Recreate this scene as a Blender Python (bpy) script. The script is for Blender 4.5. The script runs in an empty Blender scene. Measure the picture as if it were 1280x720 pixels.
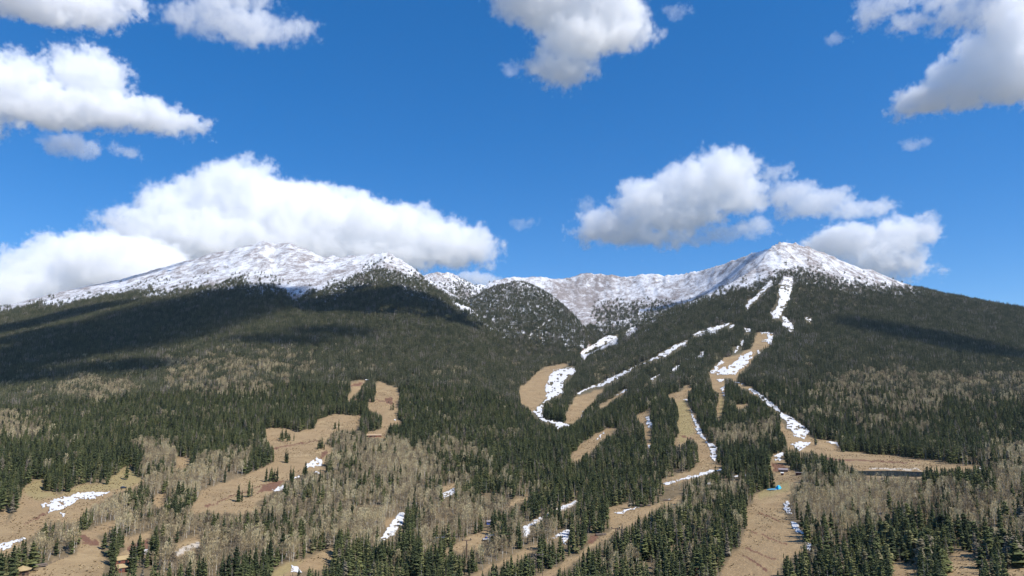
import bpy, bmesh, math, random
import numpy as np
from mathutils import Vector, Matrix

C = bpy.context.scene
COL = C.collection
PI = math.pi
rnd = random.Random(7)
rng = np.random.default_rng(11)

# ------------------------------------------------------------------ camera, sky, sun, exposure
PITCH = math.radians(9.3)
F = 853.33                              # focal length in pixels of a 1280 wide frame (24 mm lens)
cam = bpy.data.objects.new('camera', bpy.data.cameras.new('camera')); COL.objects.link(cam)
cam.data.lens = 24; cam.data.sensor_width = 36
cam.data.clip_start = 1; cam.data.clip_end = 120000
cam.rotation_euler = (PI/2 + PITCH, 0, 0)
C.camera = cam

SUN_EL, SUN_AZ = math.radians(50), math.radians(33)
sun_dir = Vector((math.cos(SUN_EL)*math.cos(SUN_AZ), -math.cos(SUN_EL)*math.sin(SUN_AZ), math.sin(SUN_EL)))
sun = bpy.data.objects.new('sun', bpy.data.lights.new('sun', 'SUN')); COL.objects.link(sun)
sun.rotation_euler = sun_dir.to_track_quat('Z', 'Y').to_euler()
sun.data.energy = 4.2; sun.data.angle = math.radians(.5); sun.data.color = (1, .955, .89)

w = bpy.data.worlds.new('World'); C.world = w; w.use_nodes = True
wt = w.node_tree
sky = wt.nodes.new('ShaderNodeTexSky'); sky.sky_type = 'NISHITA'; sky.sun_disc = False
sky.sun_elevation = SUN_EL; sky.sun_rotation = math.atan2(sun_dir.x, sun_dir.y)
sky.altitude = 2900; sky.air_density = 1.0; sky.dust_density = 0.0; sky.ozone_density = 4.0
hsv = wt.nodes.new('ShaderNodeHueSaturation'); hsv.inputs['Saturation'].default_value = 1.55; hsv.inputs['Hue'].default_value = .507
hsv.inputs['Value'].default_value = 1.27
gam = wt.nodes.new('ShaderNodeGamma'); gam.inputs['Gamma'].default_value = .72
wt.links.new(sky.outputs[0], gam.inputs['Color']); wt.links.new(gam.outputs[0], hsv.inputs['Color'])
wt.links.new(hsv.outputs[0], wt.nodes['Background'].inputs[0])
wt.nodes['Background'].inputs[1].default_value = .15

C.view_settings.view_transform = 'Standard'; C.view_settings.look = 'None'
C.view_settings.gamma = 1; C.view_settings.use_curve_mapping = False
C.view_settings.exposure = 0.42
cy = C.cycles
cy.max_bounces = 34; cy.diffuse_bounces = 2; cy.glossy_bounces = 2; cy.transmission_bounces = 2
cy.volume_bounces = 32; cy.transparent_max_bounces = 8
cy.use_denoising = True
cy.use_adaptive_sampling = True; cy.adaptive_threshold = 0.02
cy.volume_step_rate = 5.0; cy.caustics_reflective = False; cy.caustics_refractive = False

# ------------------------------------------------------------------ small helpers
def tag(o, label=None, cat=None, group=None, kind=None):
    if label: o['label'] = label
    if cat: o['category'] = cat
    if group: o['group'] = group
    if kind: o['kind'] = kind
    return o

def empty(name, loc, rz=0):
    o = bpy.data.objects.new(name, None); COL.objects.link(o)
    o.location = loc; o.rotation_euler = (0, 0, rz); o.empty_display_size = .5
    return o

class MB:
    """collects shapes, then links them as ONE mesh object"""
    def __init__(s): s.v = []; s.f = []
    def add(s, verts, faces):
        n = len(s.v); s.v += [tuple(p) for p in verts]; s.f += [tuple(i+n for i in q) for q in faces]; return s
    def box(s, c, d, rz=0, bev=0.0):
        bm = bmesh.new(); bmesh.ops.create_cube(bm, size=1)
        bmesh.ops.scale(bm, vec=d, verts=bm.verts)
        if bev: bmesh.ops.bevel(bm, geom=bm.edges[:], offset=bev, segments=2, affect='EDGES')
        bmesh.ops.rotate(bm, cent=(0,0,0), matrix=Matrix.Rotation(rz, 3, 'Z'), verts=bm.verts)
        bmesh.ops.translate(bm, vec=c, verts=bm.verts)
        bm.verts.index_update()
        s.add([v.co[:] for v in bm.verts], [[v.index for v in f.verts] for f in bm.faces]); bm.free(); return s
    def tube(s, p, q, r0, r1=None, n=8, cap=True):
        p, q = Vector(p), Vector(q); r1 = r0 if r1 is None else r1
        d = (q-p).normalized(); a = d.orthogonal().normalized(); b = d.cross(a)
        vs = [p+(a*math.cos(2*PI*k/n)+b*math.sin(2*PI*k/n))*r0 for k in range(n)] + \
             [q+(a*math.cos(2*PI*k/n)+b*math.sin(2*PI*k/n))*r1 for k in range(n)]
        fs = [(k, (k+1) % n, n+(k+1) % n, n+k) for k in range(n)]
        if cap: fs += [tuple(range(n-1, -1, -1)), tuple(range(n, 2*n))]
        return s.add(vs, fs)
    def build(s, name, mat, parent=None, smooth=False):
        me = bpy.data.meshes.new(name); me.from_pydata(s.v, [], s.f); me.update()
        me.materials.append(mat)
        if smooth: me.polygons.foreach_set('use_smooth', [True]*len(me.polygons))
        o = bpy.data.objects.new(name, me); COL.objects.link(o)
        if parent: o.parent = parent
        return o

def mat(name, col, rough=.85, noise=None, metal=0.0, spec=.3, bump=0):
    m = bpy.data.materials.new(name); m.use_nodes = True; n = m.node_tree
    b = n.nodes['Principled BSDF']; b.inputs['Base Color'].default_value = (*col, 1)
    b.inputs['Roughness'].default_value = rough; b.inputs['Metallic'].default_value = metal
    b.inputs['Specular IOR Level'].default_value = spec
    if noise:
        sc_, amt = noise
        t = n.nodes.new('ShaderNodeTexNoise'); t.inputs['Scale'].default_value = sc_; t.inputs['Detail'].default_value = 5
        co = n.nodes.new('ShaderNodeTexCoord'); n.links.new(co.outputs['Object'], t.inputs['Vector'])
        mx = n.nodes.new('ShaderNodeMix'); mx.data_type = 'RGBA'
        mx.inputs['A'].default_value = (*[c*(1-amt) for c in col], 1); mx.inputs['B'].default_value = (*[min(1, c*(1+amt)) for c in col], 1)
        n.links.new(t.outputs['Fac'], mx.inputs['Factor']); n.links.new(mx.outputs['Result'], b.inputs['Base Color'])
    return m

# ------------------------------------------------------------------ pixel <-> world
CP, SP = math.cos(PITCH), math.sin(PITCH)
def ray(px, py):
    x = (px-640)/F; v = (360-py)/F
    return Vector((x, CP - v*SP, SP + v*CP))
def project(X, Y, Z):
    d = Y*CP + Z*SP; u = -Y*SP + Z*CP
    d = np.where(d < 1e-3, 1e-3, d)
    return 640 + F*X/d, 360 - F*u/d

# ------------------------------------------------------------------ noise
NT = np.random.default_rng(5).random((512, 512)).astype(np.float32)
def vnoise(x, y, seed=0):
    x = np.asarray(x, np.float32)+seed*37.17; y = np.asarray(y, np.float32)+seed*11.71
    x0 = np.floor(x); y0 = np.floor(y); fx = x-x0; fy = y-y0
    fx = fx*fx*(3-2*fx); fy = fy*fy*(3-2*fy)
    xi = x0.astype(np.int32) & 511; yi = y0.astype(np.int32) & 511; xj = (xi+1) & 511; yj = (yi+1) & 511
    return (NT[xi, yi]*(1-fx)+NT[xj, yi]*fx)*(1-fy) + (NT[xi, yj]*(1-fx)+NT[xj, yj]*fx)*fy
def fbm(x, y, o=4, seed=0, g=.5):
    s = 0; a = 1; t = 0
    for k in range(o):
        s = s + a*vnoise(x*2**k, y*2**k, seed+k*17); t += a; a *= g
    return s/t
def ridged(x, y, o=4, seed=0):
    s = 0; a = 1; t = 0
    for k in range(o):
        s = s + a*(1-np.abs(2*vnoise(x*2**k, y*2**k, seed+k*31)-1)); t += a; a *= .5
    return s/t

# ------------------------------------------------------------------ terrain: three overlapping massifs on a polar grid
NA, NR = 1300, 760
AZ = np.radians(np.linspace(-54, 54, NA))
RR = np.concatenate([np.exp(np.linspace(math.log(45), math.log(6500), NR-30)), np.linspace(6700, 32000, 30)])

def pchip(x, y, xq):
    h = np.diff(x); d = np.diff(y)/h
    m = np.zeros(len(x)); m[0] = d[0]; m[-1] = d[-1]
    for i in range(1, len(x)-1):
        if d[i-1]*d[i] > 0:
            w1 = 2*h[i]+h[i-1]; w2 = h[i]+2*h[i-1]; m[i] = (w1+w2)/(w1/d[i-1]+w2/d[i])
    i = np.clip(np.searchsorted(x, xq)-1, 0, len(x)-2); t = (xq-x[i])/h[i]
    t2 = t*t; t3 = t2*t
    return (2*t3-3*t2+1)*y[i]+(t3-2*t2+t)*h[i]*m[i]+(-2*t3+3*t2)*y[i+1]+(t3-t2)*h[i]*m[i+1]

def curve(pts, rough=0):
    """(px, row, distance) knots -> distance and height over the azimuths AZ"""
    p = np.array(pts, float)
    q = np.linspace(p[0, 0], p[-1, 0], 1600)
    row = np.interp(q, p[:, 0], p[:, 1]) if rough else pchip(p[:, 0], p[:, 1], q)
    R = pchip(p[:, 0], p[:, 2], q)
    x = (q-640)/F; v = (360-row)/F; y = CP-v*SP; z = SP+v*CP
    h = np.hypot(x, y); az = np.arctan2(x, y)
    return np.interp(AZ, az, R), np.interp(AZ, az, z/h*R)

def massif(curves, fall=.55, near=-.02, pr=None):
    Rs, Zs = zip(*curves); Rs = np.array(Rs); Zs = np.array(Zs)
    out = np.empty((NA, NR))
    for a in range(NA):
        r, z = Rs[:, a], Zs[:, a]
        k = np.concatenate([[True], np.diff(np.maximum.accumulate(r)) > 1])
        r, z = r[k], z[k]
        zz = pchip(r, z, np.clip(RR, r[0], r[-1]))
        zz = np.where(RR > r[-1], z[-1]-fall*(RR-r[-1]), zz)
        zz = np.where(RR < r[0], z[0]+near*(r[0]-RR), zz)
        out[a] = zz
        if pr is not None: out[a] -= 2.2*RR*max(0, math.atan((pr[0]-640)/F/CP)-AZ[a], AZ[a]-math.atan((pr[1]-640)/F/CP))
    return out

PX = [-250, 0, 200, 340, 480, 590, 650, 735, 830, 945, 980, 1140, 1280, 1500]
def rows(ys, rs): return list(zip(PX, ys, rs))
front = [
  [(-300, 790, 345), (1500, 790, 345)],
  [(-300, 720, 440), (1500, 720, 440)],
  [(-300, 660, 560), (1500, 660, 560)],
  [(-300, 605, 740), (640, 605, 740), (1000, 604, 735), (1080, 600, 700), (1240, 600, 700), (1500, 600, 700)],
  rows([565, 562, 560, 558, 558, 560, 566, 568, 565, 562, 562, 566, 568, 570], [1050, 1000, 980, 960, 960, 960, 950, 950, 950, 960, 970, 1010, 1010, 1000]),
  rows([530, 525, 515, 510, 510, 515, 530, 532, 520, 512, 510, 515, 518, 530], [1600, 1400, 1350, 1300, 1300, 1280, 1270, 1260, 1250, 1280, 1300, 1350, 1350, 1450]),
  rows([500, 480, 465, 460, 460, 470, 497, 497, 475, 462, 460, 465, 470, 500], [2300, 2000, 1850, 1750, 1750, 1700, 1650, 1650, 1650, 1700, 1700, 1800, 1900, 2100]),
  rows([470, 440, 415, 405, 405, 430, 472, 470, 435, 415, 410, 420, 435, 470], [3000, 2750, 2500, 2400, 2300, 2150, 2000, 2000, 2100, 2200, 2250, 2400, 2600, 2800]),
  rows([450, 412, 370, 350, 350, 402, 457, 453, 412, 371, 350, 385, 408, 450], [3800, 3500, 3300, 3200, 2900, 2600, 2300, 2300, 2450, 2700, 2900, 3100, 3300, 3500]),
]
crest = [(-250, 436, 4500), (-60, 396, 4350), (0, 383, 4300), (50, 372, 4300), (100, 360, 4300), (150, 350, 4300), (200, 335, 4320), (240, 327, 4320), (270, 318, 4300),
         (285, 316, 4280), (300, 311, 4250), (330, 304, 4200), (345, 306, 4180), (362, 304.5, 4120), (380, 311, 4050), (405, 321, 3950), (430, 322, 3800), (450, 320, 3680),
         (478, 316.5, 3520), (490, 319, 3480), (510, 330, 3400), (540, 350, 3250), (570, 371, 3050), (590, 387, 2900), (620, 418, 2650), (650, 446, 2500),
         (690, 452, 2480), (735, 441, 2500), (780, 419, 2620), (830, 394, 2750), (880, 370, 2930), (910, 355, 3020), (945, 336, 3200), (962, 313, 3450), (975, 304.5, 3550), (985, 303, 3570), (1000, 306, 3600),
         (1030, 317, 3640), (1070, 332, 3680), (1110, 347, 3700), (1140, 357, 3720), (1180, 366, 3780), (1230, 376, 3850), (1280, 386, 3900), (1400, 412, 4050), (1500, 432, 4200)]
crest = [(p, y + (.9*math.sin(p*.9)+.7*math.sin(p*.37+1) if 250 < p < 1140 else 0), r) for p, y, r in crest]
front.append(crest)
FRONT = massif([curve(c, rough=(i == len(front)-1)) for i, c in enumerate(front)])

PK = [380, 480, 540, 580, 620, 660, 700, 735, 770, 810, 860, 900, 940, 985, 1060]
def krows(ys, rs): return list(zip(PK, ys, rs))
bowl = [
  krows([520]*15, [2200]*15),
  krows([470, 465, 462, 460, 458, 452, 446, 440, 446, 452, 452, 460, 450, 440, 440], [2900, 2850, 2800, 2800, 2850, 2900, 2950, 3000, 2950, 2900, 2900, 2850, 2800, 2800, 2800]),
  krows([420, 410, 400, 402, 404, 408, 405, 400, 402, 402, 396, 394, 380, 370, 380], [3600, 3600, 3600, 3650, 3700, 3750, 3750, 3700, 3650, 3600, 3500, 3400, 3250, 3200, 3300]),
  krows([390, 380, 370, 372, 374, 374, 374, 376, 376, 374, 370, 360, 345, 332, 350], [4000, 4000, 4000, 4080, 4150, 4250, 4300, 4300, 4250, 4150, 3950, 3750, 3500, 3430, 3550]),
  [(380, 372, 4200), (480, 358, 4300), (520, 347, 4350), (545, 341.5, 4400), (565, 343, 4450), (590, 354, 4500), (605, 356, 4550), (622, 351, 4600), (640, 346.5, 4650), (665, 346, 4680), (700, 347.5, 4720),
   (718, 346, 4740), (728, 342, 4740), (736, 342, 4740), (750, 344, 4720), (790, 345.5, 4650), (803, 343.5, 4620), (830, 344, 4550), (856, 343.5, 4450), (880, 338.5, 4300), (905, 331.5, 4100), (930, 323, 3900), (955, 312, 3720), (985, 306, 3640), (1060, 330, 3700)],
]
BOWL = massif([curve(c, rough=(i == 4)) for i, c in enumerate(bowl)], near=-.4, pr=(470, 985))
PM = [440, 540, 590, 620, 650, 680, 705, 735, 760, 800]
def mrows(ys, rs): return list(zip(PM, ys, rs))
spur = [
  mrows([560, 540, 530, 520, 515, 510, 505, 500, 500, 520], [2000]*10),
  mrows([480, 470, 466, 462, 460, 456, 452, 448, 458, 480], [2500, 2500, 2600, 2650, 2700, 2750, 2800, 2900, 2950, 3000]),
  mrows([440, 425, 415, 405, 400, 402, 410, 430, 452, 478], [3000, 3000, 3150, 3200, 3250, 3250, 3200, 3050, 3000, 3030]),
  mrows([420, 395, 374, 357, 351, 363, 383, 417, 450, 476], [3500, 3500, 3700, 3850, 3900, 3800, 3550, 3250, 3050, 3060]),
]
SPUR = massif([curve(c) for c in spur], fall=.45, near=-.5, pr=(590, 735))

AZG, RG = np.meshgrid(AZ, RR, indexing='ij')
XG, YG = RG*np.sin(AZG), RG*np.cos(AZG)
far = -150 + 0*RG
Z = np.maximum(np.maximum(FRONT, BOWL), np.maximum(SPUR, far))
LAYER = np.where(FRONT >= np.maximum(BOWL, SPUR), 0, np.where(SPUR > BOWL, 2, 1))
amp = np.clip((RG-700)/2600, 0, 1)
gul = (ridged(XG/420+3, YG/900, 4, 5)-.55)*26 + (fbm(XG/90, YG/160, 4, 9)-.5)*13
crag = np.clip((Z-520)/250, 0, 1)
Z = Z + amp*gul*(.55+.45*crag) + crag*amp*(ridged(XG/70, YG/140, 3, 21)-.5)*9
GUL = ridged(AZG*58+(fbm(XG/200, YG/200, 2, 61)-.5)*2.2, RG/1100, 3, 63)
Z = Z + crag*amp*(GUL-.5)*22
Z = Z + np.clip(RG/500, 0, 1)*((fbm(XG/140, YG/140, 3, 2)-.5)*7 + (fbm(XG/22, YG/22, 3, 6)-.5)*1.2)
# the pond's level bench
bx, by = [float(t) for t in (ray(1118, 592)*1)[:2]]
PONDZ = None

def horizon():
    E = Z/RG
    prev = np.concatenate([np.full((NA, 1), -9.0), np.maximum.accumulate(E, 1)[:, :-1]], 1)
    return E, prev
E_, PREV = horizon()
LA0, LDA = AZ[0], AZ[1]-AZ[0]
LRR = np.log(RR[:NR-30]); LR0, LDR = LRR[0], LRR[1]-LRR[0]
def bil(G, az, r):
    a = np.clip((az-LA0)/LDA, 0, NA-1.001); k = np.clip((np.log(r)-LR0)/LDR, 0, NR-32.001)
    i = a.astype(int) if hasattr(a, 'astype') else int(a); j = k.astype(int) if hasattr(k, 'astype') else int(k)
    fa, fk = a-i, k-j
    return (G[i, j]*(1-fa)+G[i+1, j]*fa)*(1-fk)+(G[i, j+1]*(1-fa)+G[i+1, j+1]*fa)*fk
CUM = np.maximum.accumulate(Z/RG, 1)
def ground_polar(px, py):
    """first hit of the view ray with the land: azimuth, distance (arrays)"""
    px = np.atleast_1d(np.asarray(px, float)); py = np.atleast_1d(np.asarray(py, float))
    x = (px-640)/F; v = (360-py)/F; y = CP-v*SP; z = SP+v*CP
    az = np.arctan2(x, y); e = z/np.hypot(x, y)
    ai = np.clip((az-LA0)/LDA, 0, NA-1.001); i = ai.astype(int); fa = ai-i
    r = np.empty(len(px))
    for k in range(len(px)):
        E = CUM[i[k]]*(1-fa[k])+CUM[i[k]+1]*fa[k]
        j = int(np.searchsorted(E, e[k]))
        if j <= 0: r[k] = RR[0]
        elif j >= NR-31: r[k] = np.nan
        else: r[k] = RR[j-1]+(RR[j]-RR[j-1])*(e[k]-E[j-1])/max(E[j]-E[j-1], 1e-9)
    return az, r
def ground(px, py):
    az, r = ground_polar(px, py); az, r = float(az[0]), float(r[0])
    z = float(bil(Z, np.array([az]), np.array([r]))[0])
    return Vector((r*math.sin(az), r*math.cos(az), z))
def ground_z(x, y):
    return float(bil(Z, np.array([math.atan2(x, y)]), np.array([math.hypot(x, y)]))[0])

# level the bench the pond lies on
pc = ground(1118, 592); PONDZ = pc.z
dx = XG-pc.x; dy = YG-pc.y
wgt = np.clip(1.6-np.hypot(dx/80, dy/56), 0, 1); wgt = wgt*wgt*(3-2*wgt)
dig = np.clip(1.12-np.hypot(dx/44, dy/29), 0, .3)/.3
Z = Z*(1-wgt)+(PONDZ+.5)*wgt - 1.6*dig
E_, PREV = horizon(); CUM = np.maximum.accumulate(Z/RG, 1)
PXG, PYG = project(XG, YG, Z)
VIS = E_ >= PREV-.004

# ------------------------------------------------------------------ what grows and lies where (outlines walked on the photograph, then laid on the land)
def P(s): 
    v = [float(t) for t in s.replace(',', ' ').split()]; return np.array(v).reshape(-1, 2)
def inside(poly, x, y):
    r = np.zeros(x.shape, bool); n = len(poly)
    m = (x >= poly[:, 0].min()) & (x <= poly[:, 0].max()) & (y >= poly[:, 1].min()) & (y <= poly[:, 1].max())
    xs, ys = x[m], y[m]; q = np.zeros(xs.shape, bool); j = n-1
    for i in range(n):
        xi, yi = poly[i]; xj, yj = poly[j]
        c = ((yi > ys) != (yj > ys)) & (xs < (xj-xi)*(ys-yi)/((yj-yi) if yj != yi else 1e-9)+xi)
        q ^= c; j = i
    r[m] = q; return r
SS = 2
RY, RX = np.mgrid[0:820*SS, -120*SS:1400*SS]
RX = RX/SS; RY = RY/SS
WX = RX+(fbm(RX/7, RY/7, 3, 41)-.5)*7; WY = RY+(fbm(RX/7, RY/7, 3, 51)-.5)*4.5
def raster(polys, warp=True):
    r = np.zeros(RX.shape, bool)
    for p in polys: r |= inside(p, WX if warp else RX, WY if warp else RY)
    return r
def look(R_, px, py):
    i = np.clip(((py)*SS).astype(int), 0, R_.shape[0]-1); j = np.clip(((px+120)*SS).astype(int), 0, R_.shape[1]-1)
    return R_[i, j]

SNOW = {   # patches of old snow on the runs, grouped by the run they lie on
 'valley': ('broad white snow field filling the valley run between the two forests', [
   '692 462 721 458 720 465 705 476 702 487 707 490 686 500 679 505 679 522 687 526 695 527 715 531 697 536 692 530 680 527 670 520 664 515 674 507 682 499 682 480',
   '727 450 726 440 740 431 757 420 772 419 772 426 762 429 750 434 735 439 730 450', '780 416 795 409 796 411 782 418']),
 'diagonal': ('thin diagonal streak of snow crossing the dark forested spur', [
   '720 491 745 481 770 469 790 460 810 451 827 441 845 431 860 425 861 427 842 439 832 446 817 450 795 459 772 474 755 482 737 487 722 493',
   '865 418 881 412 880 416 867 421', '936 484 948 490 964 503 976 513 974 516 960 506 946 494 934 487', '884 411 900 407 912 403 912 406 900 411 886 415', '812 474 826 466 826 469 813 478', '838 462 850 455 850 458 840 465', '725 522 728 513 731 512 728 521', '769 496 783 485 784 489', '744 551 752 540 756 540 750 550', '874 441 884 436 882 439 876 443', '855 455 862 449 861 452']),
 'chute': ('bright white snow chute dropping straight from the right summit treeline', [
   '981 346 991 347 990 367 983 381 979 389 975 399 965 398 963 392 972 383 974 372 973 363 978 354',
   '978 392 984 399 990 405 993 415 984 414 983 408 977 407', '1006 396 1015 399 1015 403 1008 400']),
 'side_chute': ('narrow slanting snow chute left of the bright summit chute', [
   '964 349 966 352 957 363 948 372 939 381 934 388 932 383 936 376 946 369 955 360', '912 408 919 404 919 407 912 413', '931 410 939 409 938 415 932 416', '926 428 931 422 930 430 925 434', '917 438 924 431 924 436 918 442']),
 'shoulder': ('white snow tongue on the run below the summit chute', [
   '887 468 889 463 896 456 903 449 904 454 896 463 914 456 925 445 938 439 943 441 939 449 936 454 929 460 921 465 920 469 905 469', '945 438 950 438 950 442 947 443',
   '959 416 967 416 966 428 963 434 960 428 946 427 959 424', '949 415 961 415 961 418 950 417']),
 'fork': ('scattered snow remnants on bare ground below the white tongue', [
   '896 474 905 473 903 479 899 478', '900 485 904 483 908 496 902 495', '918 471 920 478 932 479 928 481 919 479', '936 484 948 492 945 495 939 490']),
 'right_run': ('snow strip running down to the flat beside the right forest edge', [
   '962 504 970 509 970 512 965 511', '975 514 985 519 1007 534 1012 541 1007 544 1007 550 992 546 987 537 982 536 982 527 976 522',
   '987 555 1000 552 1014 554 1000 565 995 562', '966 570 979 565 979 575 969 577', '1028 552 1035 551 1047 553 1049 560 1044 556']),
 'gully': ('broken snow ribbon along the shaded tree edge of the tan gully run', [
   '860 505 865 515 872 527 877 540 882 547 886 555 892 554 896 562 895 577 890 575 887 560 880 550 872 542 867 525', '852 500 860 497 860 502',
   '806 522 812 520 816 536 810 535', '811 556 814 556 815 562 812 562']),
 'cross': ('flat snow strips on the track crossing the tan slope', [
   '829 605 845 600 870 593 893 587 905 585 905 587 885 593 868 598 850 602 832 608', '766 642 779 638 797 634 800 635 787 638 779 642', '832 626 838 623 838 625 833 627', '915 596 935 592 935 594 917 598']),
 'lower_edge': ('small snow patches in tree shade along the bottom tan run', [
   '980 627 986 626 987 637 991 644 981 641', '987 651 995 653 1000 662 1012 674 1008 672 991 662', '1006 678 1016 680 1016 691 1008 687']),
 'middle': ('snow patch and pale track among the near middle spruces', [
   '698 667 709 661 713 664 712 673 705 681 702 671 690 674 682 678', '653 659 663 654 673 648 693 638 709 630 723 624 723 627 709 635 696 639 682 646 672 653 662 660 661 670 654 673']),
 'aspen_gap': ('two snow patches in gaps of the bare aspen wood', [
   '552 617 569 610 569 617 553 625', '482 662 499 641 507 641 505 653 491 670 485 674 475 678 476 673', '363 706 370 708 378 716 363 717']),
 'left_run': ('small snow patch on the tan run in front of dirt', [
   '379 585 387 576 395 573 404 575 403 583 393 586 389 584', '367 597 374 593 373 597 368 599', '340 613 347 610 355 607 353 613 341 615', '390 590 395 589 401 593 397 593', '492 523 496 526 491 526', '480 482 487 485 482 484']),
 'meadow': ('fish shaped white snow patch lying on the left meadow', [
   '49 629 60 628 77 622 98 617 117 615 142 615 129 619 117 623 98 625 92 631 77 637 69 639 59 642 62 635 52 636', '74 642 83 641 80 648']),
 'corner': ('ragged snow strip cut by the left edge of the meadow', ['-60 700 -20 688 0 680 17 676 31 672 35 673 23 679 12 685 0 691 -30 705']),
 'far_right': ('small white patch at the right end of the pond clearing', ['1221 584 1228 584 1227 589']),
}
TAN = [
 '679 459 705 455 710 457 692 465 684 480 682 497 674 505 665 514 649 500 647 490 660 476',
 '720 494 735 492 750 486 756 485 740 502 730 512 726 522 720 527 706 530 707 520 715 500', '742 512 770 494 784 485 782 489 770 497 752 510',
 '712 575 725 557 745 542 760 535 775 535 757 547 740 562 722 575',
 '832 496 852 487 860 480 865 485 860 495 862 507 870 527 877 542 886 555 890 577 905 580 900 587 880 592 857 602 830 608 825 602 847 593 867 587 874 575 872 557 865 547 848 560 842 557 847 547 847 525 850 515 842 497',
 '795 521 812 509 812 518 806 524 812 535 815 540 812 550 815 562 810 562 807 548 806 533',
 '948 415 966 416 964 430 955 434 948 438 937 437 943 428 946 421', '937 437 949 438 943 449 930 460 921 470 887 470 889 463 903 449 925 442',
 '887 469 920 469 921 478 936 483 948 492 945 495 936 488 920 479 914 472 905 472 903 479 907 494 901 496 898 490 889 485', '897 496 906 499 903 512 900 523 896 515', '921 506 938 507 936 510 921 510',
 '975 522 982 537 1007 542 1027 550 1045 552 1050 565 1085 567 1120 570 1165 575 1225 584 1225 587 1205 588 1157 588 1154 597 1085 596 1080 590 1045 572 1012 565 985 560 978 540',
 '966 566 979 576 990 585 1000 592 970 592 962 585',
 '970 592 987 593 1006 593 997 603 987 612 987 624 981 630 981 643 989 653 1002 668 1006 687 1006 691 995 693 975 705 968 728 968 800 880 800 900 720 910 699 927 682 933 662 933 639 941 626 943 617 964 610',
 '761 636 786 628 787 635 797 635 820 630 837 625 852 619 856 622 843 630 831 632 812 640 795 652 772 662 758 673 745 681 736 684 732 692 720 699 707 709 695 717 682 726 665 726 677 717 695 709 712 698 730 689 737 680 755 669 764 662 762 648',
 '640 696 662 682 675 680 686 674 698 667 697 672 682 680 668 687 652 698 640 703',
 '555 691 567 682 573 678 589 670 606 663 609 656 614 655 612 669 603 676 598 684 595 688 581 687 573 691 566 687 556 695',
 '570 730 588 720 606 710 634 698 645 692 646 695 635 702 609 714 598 720 590 730', '551 611 566 604 569 609 552 615', '640 626 662 618 662 622 631 635',
 '480 651 497 646 495 653 483 660', '366 704 399 691 418 684 416 699 407 712 378 714 353 724 336 724 357 704',
 '439 477 455 476 456 479 445 490 437 500 434 502 439 487', '470 477 480 478 495 486 499 495 497 505 495 522 502 529 485 532 480 547 460 546 452 542 470 539 476 535 476 519 460 512 462 500 470 495',
 '332 537 347 535 370 540 395 535 397 525 420 517 452 520 450 535 427 537 412 541 405 557 417 560 407 572 404 590 387 590 372 595 353 605 340 614 316 630 330 636 301 643 253 641 229 643 242 632 253 612 305 595 316 589 345 578 340 560 332 550',
 '4 660 17 641 24 632 27 612 44 601 53 598 52 612 75 618 102 605 117 605 129 603 142 597 160 582 167 582 162 595 173 597 183 599 181 603 154 614 144 618 125 627 102 641 98 651 90 653 75 651 54 659 37 670 23 684 8 695 -60 715 -90 680 0 640 12 637',
 '-20 740 37 716 69 699 98 693 102 664 115 668 125 676 125 693 133 699 127 725 100 760', '104 666 129 655 144 651 144 660 125 668 117 672', '156 672 179 668 194 660 183 674 183 689 166 700 162 714 145 714 147 697 156 687',
 '190 620 208 618 202 632 194 635', '219 572 237 572 235 582 221 588', '217 682 248 668 250 676 248 684 221 697 215 692',
 '1113 707 1124 703 1138 704 1152 711 1148 725 1115 725', '1190 699 1197 685 1217 697 1222 709 1226 730 1180 730', '1236 707 1241 709 1241 725 1236 725', '1260 713 1285 706 1320 700 1320 730 1260 730']
DIRT = ['924 693 926 692 962 713 961 715', '932 686 934 685 970 699 969 700', '938 664 940 663 985 680 984 681', '945 641 947 640 975 650 974 651', '440 498 496 502 496 503 440 500', '340 560 400 549 400 550 340 562', '255 632 330 604 331 605 256 634', '850 545 868 549 868 550 850 547', '1030 572 1150 578 1150 579 1030 574', '30 655 90 620 91 621 31 657', '322 618 332 604 353 601 349 608 341 612', '407 570 399 574 402 566 410 562', '100 666 112 674 123 676 123 682 102 680', '158 684 183 674 187 687 160 689',
 '481 497 490 498 490 505 481 504', '735 395 741 400 740 425 729 440 706 454 700 452 722 438 734 424', '455 478 440 480 440 483 452 482', '966 578 980 578 984 588 966 588', '738 668 748 666 744 676 737 680']
GREEN = ['27 612 44 601 53 598 52 612 75 618 102 605 117 605 129 603 160 582 181 600 150 612 100 615 45 625', '945 615 985 600 990 612 950 624', '357 704 380 700 350 722 336 720', '847 500 858 500 868 540 850 555 846 530', '897 496 906 499 900 523']
TRACK = ['215 691 248 676 248 682 221 695', '653 659 663 654 673 648 693 638 709 630 723 624 723 627 709 635 696 639 682 646 672 653 662 660 661 670 654 673', '1086 585 1150 585.5 1152 587 1086 587']
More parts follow.
